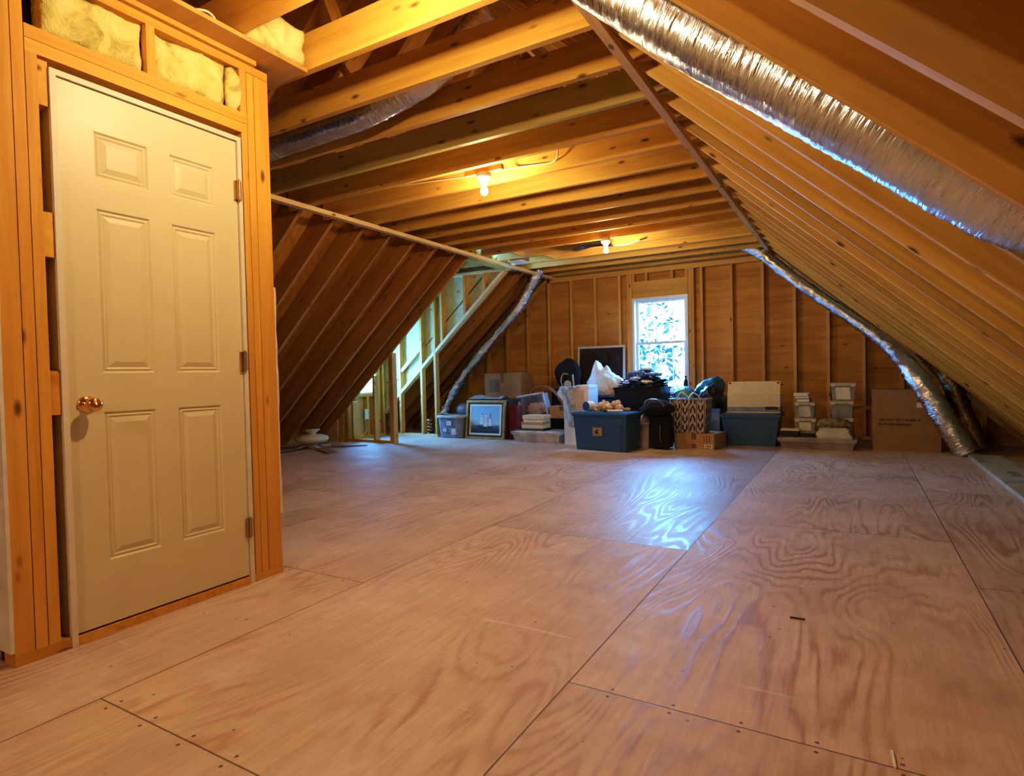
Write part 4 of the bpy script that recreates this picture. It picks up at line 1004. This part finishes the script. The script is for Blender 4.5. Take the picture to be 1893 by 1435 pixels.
# ---- black open crate heaped with clothes in front of the window
t = tote('open_crate', 'tall black open crate heaped with dark clothes before the window', 'crate', (-2.50, 7.86, 0.0), 0.62, 0.52, 0.56, 0.48, 0.755, 'blackplastic', panel=False)
bm = B(); blob(bm, (0.0, 0.0, 0.78), (0.32, 0.27, 0.14), 0.45, 3.4, 5, 9, False, 0.40); obj('clothes', bm, M['navy'], t, smooth=True)
def garment(name, mat, loc, r, seed, label, cat='clothing', amp=0.3, group='loose clothes on the pile', crease=0.2):
    bm = B(); blob(bm, (0, 0, r[2]*0.72), r, amp, 2.8, 4, seed, True, crease)
    return single(name, bm, M[mat], loc, label, cat, group=group, smooth=True)
garment('folded_garment', 'whitecloth', (-2.62, 7.72, 0.80), (0.11, 0.06, 0.035), 1, 'white garment on the front rim of the black crate')
garment('folded_garment', 'whitecloth', (-2.40, 7.70, 0.80), (0.09, 0.05, 0.03), 5, 'small white garment at the right front of the black crate')
garment('folded_garment', 'whitecloth', (-2.53, 7.66, 0.86), (0.07, 0.04, 0.022), 52, 'tiny white garment strip in the middle of the black crate heap', crease=0.3)
garment('folded_garment', 'greyblue', (-2.33, 7.82, 0.90), (0.13, 0.07, 0.03), 57, 'grey-blue garment on top right of the black crate heap', crease=0.4)
garment('folded_garment', 'greyblue', (-2.62, 7.95, 0.925), (0.15, 0.06, 0.03), 61, 'grey-blue garment along the back of the black crate heap', crease=0.4)
garment('folded_garment', 'navy', (-2.66, 8.50, 0.827), (0.17, 0.18, 0.10), 11, 'navy clothes heap between the white bag and the window')
garment('folded_garment', 'whitecloth', (-2.62, 8.46, 0.975), (0.10, 0.07, 0.03), 14, 'white shirt on top of the navy clothes heap')
t = thing('storage_chest', 'black chest under the window carrying the navy clothes heap', 'chest', (-2.48, 8.24, 0))
bm = bx(-0.38, 0.0, 0, 0.56, 0, 0.82); obj('body', bm, M['blackplastic'], t, bev=0.01)
bm = bx(-0.385, 0.005, -0.005, 0.565, 0.78, 0.825); obj('lid', bm, M['blackplastic'], t, bev=0.004)
garment('folded_garment', 'navy', (-2.35, 8.44, 0.50), (0.10, 0.14, 0.07), 17, 'dark flattened clothes below the right side of the window')
t = thing('storage_chest', 'low dark chest behind the black crate below the window', 'chest', (-2.36, 8.20, 0))
bm = bx(-0.10, 0.12, 0, 0.5, 0, 0.49); obj('body', bm, M['navy'], t, bev=0.008)
bm = bx(-0.105, 0.125, -0.005, 0.505, 0.46, 0.497); obj('lid', bm, M['navy'], t, bev=0.003)
t = thing('duffel_bag', 'black duffel bag between the black crate and the chevron bag', 'bag', (-2.13, 7.27, 0.405))
bm = B(); blob(bm, (0, 0, 0.085), (0.22, 0.15, 0.115), 0.2, 2.2, 4, 12, True, 0.12); obj('bag_body', bm, M['blackcloth'], t, smooth=True)
bm = B(); tube(bm, smooth_path([(-0.12, -0.12, 0.12), (-0.08, -0.17, 0.20), (0.05, -0.17, 0.21), (0.12, -0.12, 0.13)]), 0.011, 8); obj('handle', bm, M['steel'], t)
t = thing('black_suitcase', 'black suitcase standing under the black duffel bag', 'suitcase', (-2.09, 7.17, 0))
bm = bx(-0.10, 0.12, 0, 0.22, 0.02, 0.40); obj('shell', bm, M['blackcloth'], t, bev=0.03)
for x in (-0.06, 0.08):
    bm = B(); lathe(bm, [(0.0, -0.012), (0.022, -0.012), (0.022, 0.012), (0.0, 0.012)], 12, (x, 0.06, 0.022), 'x'); obj('wheel', bm, M['steel'], t)
bm = B(); tube(bm, smooth_path([(0.02, -0.005, 0.30), (0.03, -0.03, 0.26), (0.025, -0.03, 0.16), (0.035, -0.02, 0.10)]), 0.006, 8); obj('strap', bm, M['steel'], t)
t = tote('clear_tub', 'cloudy tub with pink cloth squeezed right of the blue tote', 'storage tub', (-2.345, 7.34, 0), 0.25, 0.26, 0.22, 0.23, 0.33, 'lilacbin', panel=False)
bm = B(); blob(bm, (0.0, -0.01, 0.32), (0.10, 0.11, 0.10), 0.2, 2.4, 3, 8, False, 0.12); obj('contents', bm, M['pinkcloth'], t, smooth=True)

# ---- chevron bag on a carton
t = carton('cardboard_box', 'flat brown cardboard box under the chevron bag', 'box', (-1.72, 7.40, 0), 0.50, 0.44, 0.185, 'cardboard', rz=math.radians(-8))
for q in ((-0.03, 0.03, 0.005, 0.06), (0.12, 0.13, 0.08, 0.16), (0.15, 0.165, 0.08, 0.165), (0.185, 0.20, 0.08, 0.165)): obj('printed_mark', bx(q[0], q[1], -0.0016, 0, q[2], q[3]), M['tapebrown'], t)
bm = bx(0.13, 0.23, -0.0022, -0.0001, 0.012, 0.06); lb = obj('shipping_label', bm, M['paper'], t)
bm = B()
for i in range(11): box(bm, 0.145+0.0065*i, 0.145+0.0065*i+0.0025+0.001*(i % 3), -0.0028, -0.0021, 0.03, 0.052)
box(bm, 0.15, 0.21, -0.0028, -0.0021, 0.018, 0.022)
obj('label_bars', bm, M['ink'], lb)
def chev_mat():
    m, nt, b, N, L = nmat('black and taupe link pattern')
    tc = N.new('ShaderNodeTexCoord'); sp = N.new('ShaderNodeSeparateXYZ'); L.new(tc.outputs['Object'], sp.inputs[0])
    x = mth(nt, 'ADD', sp.outputs[0], mth(nt, 'MULTIPLY', sp.outputs[1], 0.9))
    u = mth(nt, 'MULTIPLY', x, 10.5); col = mth(nt, 'FLOOR', u); fu = mth(nt, 'ABSOLUTE', mth(nt, 'SUBTRACT', mth(nt, 'FRACT', u), 0.5))
    sg = mth(nt, 'MULTIPLY_ADD', mth(nt, 'GREATER_THAN', mth(nt, 'FLOORED_MODULO', col, 3.0), 1.5), -2.0, 1.0)
    w = mth(nt, 'ADD', mth(nt, 'MULTIPLY', sp.outputs[2], 9.0), mth(nt, 'MULTIPLY', mth(nt, 'MULTIPLY', mth(nt, 'MINIMUM', fu, 0.3), 1.5), mth(nt, 'MULTIPLY', sg, -1.0)))
    w = mth(nt, 'ADD', w, mth(nt, 'MULTIPLY', col, 0.37)); fw = mth(nt, 'FRACT', w)
    a = mth(nt, 'MULTIPLY', mth(nt, 'GREATER_THAN', fw, 0.22), mth(nt, 'LESS_THAN', fw, 0.78))
    a = mth(nt, 'MULTIPLY', a, mth(nt, 'LESS_THAN', fu, 0.36))
    core = mth(nt, 'MULTIPLY', mth(nt, 'LESS_THAN', fu, 0.13), mth(nt, 'MULTIPLY', mth(nt, 'GREATER_THAN', mth(nt, 'MULTIPLY', mth(nt, 'SUBTRACT', fw, 0.5), sg), 0.02), 1.0))
    a = mth(nt, 'MULTIPLY', a, mth(nt, 'SUBTRACT', 1.0, core))
    edge = mth(nt, 'GREATER_THAN', fu, 0.455); a = mth(nt, 'MAXIMUM', a, edge)
    L.new(mixc(nt, a, (0.47, 0.38, 0.32), (0.018, 0.015, 0.020)), b.inputs['Base Color']); b.inputs['Roughness'].default_value = 0.6
    return m
t = thing('tote_bag', 'black and taupe patterned open bag with loop handles on the flat cardboard box', 'bag', (-1.79, 7.56, 0.188), math.radians(-4))
bm = B(); tub_shell(bm, 0.47, 0.26, 0.40, 0.22, 0.42, 0.006); obj('bag_body', bm, chev_mat(), t, bev=0.02)
bm = B(); rim(bm, 0.472, 0.262, 0.41, 0.424, 0.003, 0.004); obj('rim', bm, M['steel'], t)
for x0, x1, h in ((-0.12, 0.02, 0.50), (0.03, 0.16, 0.495)):
    bm = B(); tube(bm, smooth_path([(x0, -0.135, 0.36), (x0, -0.135, 0.44), ((x0+x1)/2-0.02, -0.12, h), (x1-0.01, -0.12, 0.44), (x1, -0.125, 0.36)]), 0.008, 8); obj('handle', bm, M['alu'], t, smooth=True)

# ---- bags right of the window
garment('bin_bag', 'cyanbag', (-2.04, 8.30, 0.52), (0.155, 0.14, 0.13), 21, 'light blue full bag behind the patterned bag under the window', 'bag', 0.12, 'full bin bags', 0.05)
bm = B(); blob(bm, (0, 0, 0.15), (0.20, 0.16, 0.185), 0.12, 1.6, 4, 23, True, 0.06)
for v in bm.verts: v.co.x += (v.co.z-0.1)*0.35
t = thing('bin_bag', 'dark teal bin bag slumped up against the gable right of the window', 'bag', (-1.77, 8.50, 0.527), group='full bin bags'); obj('bag_body', bm, M['bluebag'], t, smooth=True)
bm = B(); blob(bm, (0.11, 0, 0.30), (0.05, 0.04, 0.05), 0.3, 3, 3, 2, False, 0.1); obj('tied_neck', bm, M['bluebag'], t, smooth=True)
garment('bin_bag', 'blackbag', (-1.66, 8.16, 0.357), (0.165, 0.16, 0.24), 31, 'black bin bag between the teal bag and the beige file carton', 'bag', 0.14, 'full bin bags', 0.08)
t = thing('dark_chest', 'dark chest under the bin bags right of the window', 'chest', (-1.83, 7.98, 0))
bm = bx(-0.34, 0.32, 0, 0.62, 0, 0.36); obj('body', bm, M['navy'], t, bev=0.01)
bm = bx(-0.35, 0.33, -0.008, 0.628, 0.33, 0.355); obj('lid', bm, M['blackplastic'], t, bev=0.004)
# support for the two bags
t = thing('dark_box', 'dark box holding up the blue bags behind the chest', 'box', (-1.95, 8.14, 0.357))
bm = bx(-0.22, 0.10, 0, 0.44, 0, 0.16); obj('body', bm, M['navy'], t, bev=0.008)
bm = bx(-0.225, 0.105, -0.005, 0.445, 0.135, 0.162); obj('lid', bm, M['navy'], t, bev=0.003)
t = thing('blue_file_box', 'narrow blue box with bright lid between patterned bag and file carton', 'box', (-1.52, 7.87, 0))
bm = bx(-0.10, 0.02, 0, 0.10, 0.0, 0.435); obj('box_body', bm, M['greyblue'], t, bev=0.004)
bm = bx(-0.11, 0.025, -0.01, 0.105, 0.425, 0.462); obj('lid', bm, M['bluelid'], t, bev=0.004)

# ---- second blue tote with an open file carton
t = tote('blue_tote', 'slate blue tote under the raised beige file carton', 'tote', (-1.145, 8.10, 0), 0.68, 0.46, 0.58, 0.40, 0.385, 'bluetote', lid='bluetote')
t = thing('file_carton', 'beige file carton with raised lid on the second blue tote', 'carton', (-1.115, 7.98, 0.409))
bm = B(); box(bm, -0.315, 0.315, 0, 0.30, 0, 0.012); box(bm, -0.31, 0.31, 0.004, 0.30, 0.012, 0.075); obj('tray', bm, M['greyblue'], t, bev=0.003)
bm = bx(-0.318, 0.318, -0.006, 0.0, 0.0, 0.014); obj('tray_edge', bm, M['alu'], t)
bm = bx(0.14, 0.285, -0.004, 0.004, 0.045, 0.078); obj('handle_flap', bm, M['blackplastic'], t, bev=0.002)
bm = B(); hexa(bm, [(-0.312, 0.01, 0.075), (0.312, 0.01, 0.075), (0.312, 0.30, 0.075), (-0.312, 0.30, 0.075)], [(-0.31, 0.02, 0.235), (0.31, 0.02, 0.235), (0.31, 0.30, 0.235), (-0.31, 0.30, 0.235)])
obj('carton_body', bm, M['cardbeige'], t, bev=0.003)
bm = B(); hexa(bm, [(-0.31, 0.02, 0.236), (0.31, 0.02, 0.236), (0.31, 0.026, 0.236), (-0.31, 0.026, 0.236)], [(-0.308, 0.09, 0.395), (0.308, 0.09, 0.395), (0.308, 0.096, 0.395), (-0.308, 0.096, 0.395)])
fl = obj('raised_flap', bm, M['cardbeige'], t)
bm = B(); hexa(bm, [(0.04, 0.048, 0.285), (0.22, 0.048, 0.285), (0.22, 0.052, 0.285), (0.04, 0.052, 0.285)], [(0.04, 0.050, 0.289), (0.22, 0.050, 0.289), (0.22, 0.054, 0.289), (0.04, 0.054, 0.289)]); obj('flap_slot', bm, M['tapebrown'], fl)
for x in (-0.285, 0.285):
    bm = B(); lathe(bm, [(0.0, -0.004), (0.012, -0.004), (0.012, 0.004), (0.0, 0.004)], 12, (x, 0.078, 0.375), 'y'); obj('eyelet', bm, M['ink'], fl)

# ---- low flat bin with stacks, right
t = tote('flat_bin', 'long low cloudy storage bin on the floor carrying books and small bins', 'storage bin', (-0.40, 8.03, 0), 0.80, 0.54, 0.74, 0.48, 0.115, 'lilacbin', lid='lilacbin', panel=False)
TOPZ = 0.138
t = thing('lidded_box', 'black box with gold lid at the left end of the low flat bin', 'box', (-0.68, 7.80, TOPZ))
bm = bx(-0.10, 0.095, 0, 0.20, 0, 0.075); obj('box_body', bm, M['blackgloss'], t, bev=0.003)
bm = bx(-0.105, 0.10, -0.005, 0.205, 0.075, 0.092); obj('lid', bm, M['cream'], t, bev=0.004)
t = thing('magazine_pile', 'dark flat album between the black box and the white books', 'album', (-0.48, 7.82, TOPZ))
bm = bx(-0.09, 0.075, 0, 0.22, 0, 0.045); obj('cover', bm, M['blackgloss'], t, bev=0.002)
bm = bx(-0.085, 0.07, -0.001, 0.215, 0.048, 0.058); obj('loose_sheet', bm, M['khaki'], t)
bw = [(0.360, 0.026), (0.355, 0.028), (0.31, 0.046), (0.25, 0.018)]
z = TOPZ; pos = ['bottom white book of the stack at the right of the low flat bin', 'second white book from the bottom in the stack on the low flat bin', 'thick white book third from the bottom on the low flat bin', 'thin white book topmost in the stack under the khaki bundle']
for i, (w, h) in enumerate(bw):
    t = thing('book', pos[i], 'book', (-0.222 + (0.01, -0.006, 0.004, 0.015)[i], 7.80+0.008*i, z), math.radians((1, -2, 2, -1)[i]), 'white books on the low flat bin')
    bm = B(); box(bm, -w/2, w/2, 0, 0.24, 0, 0.003); box(bm, -w/2, w/2, 0, 0.24, h-0.004, h-0.001); box(bm, -w/2, -w/2+0.003, 0, 0.24, 0.003, h-0.004); obj('cover', bm, M['paper'], t)
    bm = bx(-w/2+0.003, w/2-0.004, 0.003, 0.236, 0.003, h-0.004); obj('pages', bm, M['sheetpaper'], t)
    z += h
garment('bundle', 'khaki', (-0.22, 7.90, z), (0.19, 0.10, 0.065), 41, 'khaki crumpled bundle on the stack of white books', 'bundle', 0.25, None, 0.15)
def small_bin(loc, w, h, label, sheetmat, g):
    t = thing('small_bin', label, 'storage bin', loc, 0, g)
    bm = B(); tub_shell(bm, w, 0.26, w*0.9, 0.24, h*0.86, 0.004); obj('tub', bm, M['clear'], t, bev=0.006)
    bm = bx(-w/2-0.008, w/2+0.008, -0.138, 0.138, h*0.85, h); obj('lid', bm, M['clearlid'], t, bev=0.004)
    bm = bx(-w*0.30, w*0.30, -0.116, 0.10, 0.012, h*0.78); obj('contents', bm, M[sheetmat], t, bev=0.004)
    if sheetmat in ('paper', 'whitebin'):
        bm = B(); hexa(bm, [(-w*0.27, -0.126, h*0.10), (w*0.31, -0.126, h*0.10), (w*0.31, -0.118, h*0.10), (-w*0.27, -0.118, h*0.10)], [(-w*0.31, -0.1335, h*0.76), (w*0.27, -0.1335, h*0.76), (w*0.27, -0.122, h*0.76), (-w*0.31, -0.122, h*0.76)]); obj('paper_label', bm, M[sheetmat], t)
    for s in (-1, 1):
        bm = bx(s*w*0.40-0.022, s*w*0.40+0.022, -0.142, -0.125, h*0.80, h*0.96); obj('latch', bm, M['alu'], t, bev=0.002)
    return t
g = 'small clear bins on the low flat bin'
small_bin((-0.53, 8.18, TOPZ+0.001), 0.225, 0.205, 'lower small clear bin with white papers, in the left stack', 'paper', g)
small_bin((-0.535, 8.18, TOPZ+0.207), 0.215, 0.195, 'upper small clear bin under three books, in the left stack', 'whitebin', g)
small_bin((-0.14, 8.20, TOPZ+0.001), 0.23, 0.215, 'bottom small clear bin of the right stack behind the khaki bundle', 'lilacbin', g)
small_bin((-0.14, 8.20, TOPZ+0.217), 0.24, 0.20, 'middle small clear bin of the right stack, grey contents', 'greyblue', g)
small_bin((-0.125, 8.20, TOPZ+0.418), 0.255, 0.215, 'top small clear bin of the right stack, white sheet inside', 'paper', g)
z = TOPZ+0.403
for i, (h, w, mt, lab) in enumerate(((0.042, 0.145, 'bookblue', 'blue book lowest on the left stack of small bins'), (0.034, 0.16, 'tapebrown', 'brown book in the middle on the left stack of small bins'), (0.034, 0.165, 'paper', 'white book topmost on the left stack of small bins'))):
    t = thing('book', lab, 'book', (-0.555-0.012*i, 8.08, z), math.radians((-3, 2, -2)[i]), 'books on the small bins')
    bm = B(); box(bm, -w/2, w/2, 0, 0.20, 0, 0.004); box(bm, -w/2, w/2, 0, 0.20, h-0.005, h-0.001); box(bm, w/2-0.003, w/2, 0, 0.2, 0.004, h-0.005); obj('cover', bm, M[mt], t)
    bm = bx(-w/2+0.003, w/2-0.003, 0.002, 0.197, 0.004, h-0.005); obj('pages', bm, M['white'], t)
    z += h

# ---- small wooden stand and the big carton
t = thing('wooden_stand', 'small wooden stand with one rail between the flat bin and big carton', 'stand', (0.075, 8.42, 0))
for x in (-0.11, 0.105):
    bm = bx(x-0.018, x+0.018, 0, 0.05, 0, 0.44); obj('leg', bm, M['stud'], t, bev=0.003)
bm = bx(-0.15, 0.13, -0.01, 0.06, 0.44, 0.472); obj('top_rail', bm, M['stud'], t, bev=0.003)
bm = bx(-0.13, 0.125, 0.05, 0.09, 0.06, 0.10); obj('lower_rail', bm, M['stud'], t, bev=0.003)
t = carton('cardboard_box', 'biggest brown cardboard box, two printed lines, beside the right eave duct', 'box', (0.49, 7.93, 0), 0.64, 0.42, 0.69, 'cardbrown', tape=False)
bm = bx(0.10, 0.168, -0.0016, 0, 0.493, 0.545); obj('white_sticker', bm, M['paper'], t)
bm = B(); random.seed(3)
for z0, h, x, xe, wmin in ((0.342, 0.024, -0.262, 0.135, 0.010), (0.290, 0.024, -0.262, 0.035, 0.010)):
    while x < xe:
        w = random.uniform(0.010, 0.016); box(bm, x, x+0.004, -0.0016, 0, z0, z0+h)
        if random.random() < 0.75: box(bm, x+0.004, x+w*0.8, -0.0016, 0, z0+random.choice((0, h*0.42, h-0.005)), z0+random.choice((0.005, h*0.6)) if False else z0+0.006)
        if random.random() < 0.6: box(bm, x+w*0.62, x+w*0.62+0.004, -0.00155, 0, z0, z0+h*0.8)
        x += w+0.004
        if random.random() < 0.12: x += 0.016
obj('printed_lines', bm, M['ink'], t)

# ---- long pale board at the right edge
t = thing('long_panel', 'long pale flat panel with grey band lying along the right eave', 'panel', (1.135, 5.95, 0.0))
bm = bx(-0.135, 0.135, -2.4, 1.66, 0.0, 0.035); obj('board', bm, M['foam'], t, bev=0.006)
bm = bx(-0.1355, 0.1355, -0.06, 0.06, 0.0351, 0.037); obj('grey_band', bm, M['greytape'], t)
bm = bx(-0.02, 0.05, 0.28, 0.56, 0.0351, 0.0362); obj('dark_label', bm, M['khaki'], t)
bm = bx(-0.03, 0.06, -0.45, -0.22, 0.0351, 0.0362); obj('dark_label', bm, M['khaki'], t)
bm = bx(-0.13, -0.05, 1.05, 1.6, 0.0351, 0.0362); obj('dark_label', bm, M['greytape'], t)

# ---- bottle on the sill, bits on the floor
t = thing('bottle', 'dark narrow bottle standing at the right end of the window sill', 'bottle', (-2.15, YG-0.01, 0.656))
bm = B(); lathe(bm, [(0.0, 0.0), (0.032, 0.0), (0.033, 0.13), (0.026, 0.165), (0.014, 0.18), (0.013, 0.205), (0.0, 0.205)], 20); obj('glass_body', bm, M['bottle'], t, smooth=True)
bm = B(); lathe(bm, [(0.0, 0.203), (0.016, 0.203), (0.016, 0.228), (0.0, 0.228)], 16); obj('cap', bm, M['blackplastic'], t)
bm = bx(-0.003, 0.003, -0.035, 0.035, 0, 0.005); single('white_stick', bm, M['paper'], (0.074, 1.70, 0.0), 'thin white stick on the bare floor near the camera', 'stick', rz=math.radians(3), bev=0.001)
bm = bx(-0.026, 0.026, -0.004, 0.004, 0, 0.005); single('wood_splinter', bm, M['darkwood'], (-0.20, 2.50, 0.0), 'short dark wood splinter on the bare floor', 'splinter', rz=math.radians(2), bev=0.001)

# ------------------------------------------------------------------ outside
def tree(x, y, h, seed, label):
    random.seed(seed); t = thing('tree', label, 'tree', (x, y, -4.0), group='trees outside the window')
    bm = B(); tube(bm, smooth_path([(0, 0, 0), (0.1, 0, h*0.4), (-0.05, 0.05, h*0.8)]), lambda u: 0.10*(1-0.8*u), 8); obj('trunk', bm, M['bark'], t)
    bm = B()
    for _ in range(420):
        a = random.uniform(0, 6.283); zz = random.uniform(0.35, 0.92); rr = (0.25+random.random()**0.5)*1.5*(1.15-zz)
        c = V((rr*math.cos(a), rr*math.sin(a)*0.8, zz*h)); s = random.uniform(0.03, 0.11)
        d1 = V((random.gauss(0, 1), random.gauss(0, 1), random.gauss(0, 1))).normalized(); d2 = d1.cross(V((0.3, 0.5, 1))).normalized()
        vs = [bm.verts.new(c + q) for q in (-d1*s*1.6, d2*s*0.7, d1*s*1.6, -d2*s*0.7)]; bm.faces.new(vs)
    obj('foliage', bm, M['leaf'], t)
tree(-3.9, 13.2, 6.0, 1, 'leafy tree nearest to the gable window outside')
tree(-5.3, 18.2, 8.2, 2, 'taller leafy tree standing behind the near one outside the gable window')
tree(-8.4, 24.5, 9.0, 5, 'leafy tree farthest away outside the gable window')
bm = bx(-40, 30, 9.5, 60, -4.02, -4.0); o = obj('ground_outside', bm, M['lawn'], kind='structure')

# ------------------------------------------------------------------ sky light
w = bpy.data.worlds.new('World'); S.world = w; w.use_nodes = True
nt = w.node_tree; bg = nt.nodes['Background']
tc = nt.nodes.new('ShaderNodeTexCoord'); sp = nt.nodes.new('ShaderNodeSeparateXYZ'); nt.links.new(tc.outputs['Generated'], sp.inputs[0])
c = ramp(nt, mth(nt, 'MULTIPLY_ADD', sp.outputs[2], 0.5, 0.5), [(0.45, (0.09, 0.40, 1.0)), (0.62, (0.10, 0.42, 1.0)), (1.0, (0.08, 0.34, 1.0))])
nt.links.new(c, bg.inputs['Color']); bg.inputs['Strength'].default_value = 100.0
def portal(loc, rot, sx, sy):
    l = bpy.data.lights.new('sky_portal', 'AREA'); l.shape = 'RECTANGLE'; l.size = sx; l.size_y = sy; l.cycles.is_portal = True
    o = bpy.data.objects.new('sky_portal', l); COL.objects.link(o); o.location = loc; o.rotation_euler = rot
portal(((WX0+WX1)/2, yb+0.06, (WZ0+WZ1)/2), (math.radians(-90), 0, 0), WX1-WX0, WZ1-WZ0)
portal((XF-0.14, (DW0+DW1)/2, (DZ0+DZ1)/2), (0, math.radians(-90), 0), DZ1-DZ0, DW1-DW0)

# ------------------------------------------------------------------ camera
cam = bpy.data.cameras.new('camera'); cam.sensor_width = 36.0; cam.lens = 20.836; cam.clip_start = 0.05
co = bpy.data.objects.new('camera', cam); COL.objects.link(co)
yaw, pitch, roll = 5.24820993e-01, 2.36062791e-02, -2.32322659e-02
cy, sy = math.cos(yaw), math.sin(yaw)
fw = V((-sy*math.cos(pitch), cy*math.cos(pitch), -math.sin(pitch))); r0 = V((cy, sy, 0)); u0 = r0.cross(fw)
r = r0*math.cos(roll) + u0*math.sin(roll); u = -r0*math.sin(roll) + u0*math.cos(roll)
mt = Matrix((r, u, -fw)).transposed().to_4x4(); mt.translation = (0, 0, 0.97)
co.matrix_world = mt
S.camera = co

S.view_settings.view_transform = 'Standard'; S.view_settings.look = 'None'; S.view_settings.exposure = 0.1
S.view_settings.use_curve_mapping = True
cm = S.view_settings.curve_mapping; cu = cm.curves[3]
cu.points.new(0.03, 0.020); cu.points.new(0.12, 0.105); cu.points.new(0.40, 0.43)
cm.update()
S.cycles.use_denoising = True
S.cycles.use_adaptive_sampling = True; S.cycles.adaptive_threshold = 0.10; S.cycles.adaptive_min_samples = 16
S.cycles.max_bounces = 5; S.cycles.diffuse_bounces = 3; S.cycles.glossy_bounces = 2; S.cycles.transparent_max_bounces = 10
S.cycles.sample_clamp_indirect = 6.0
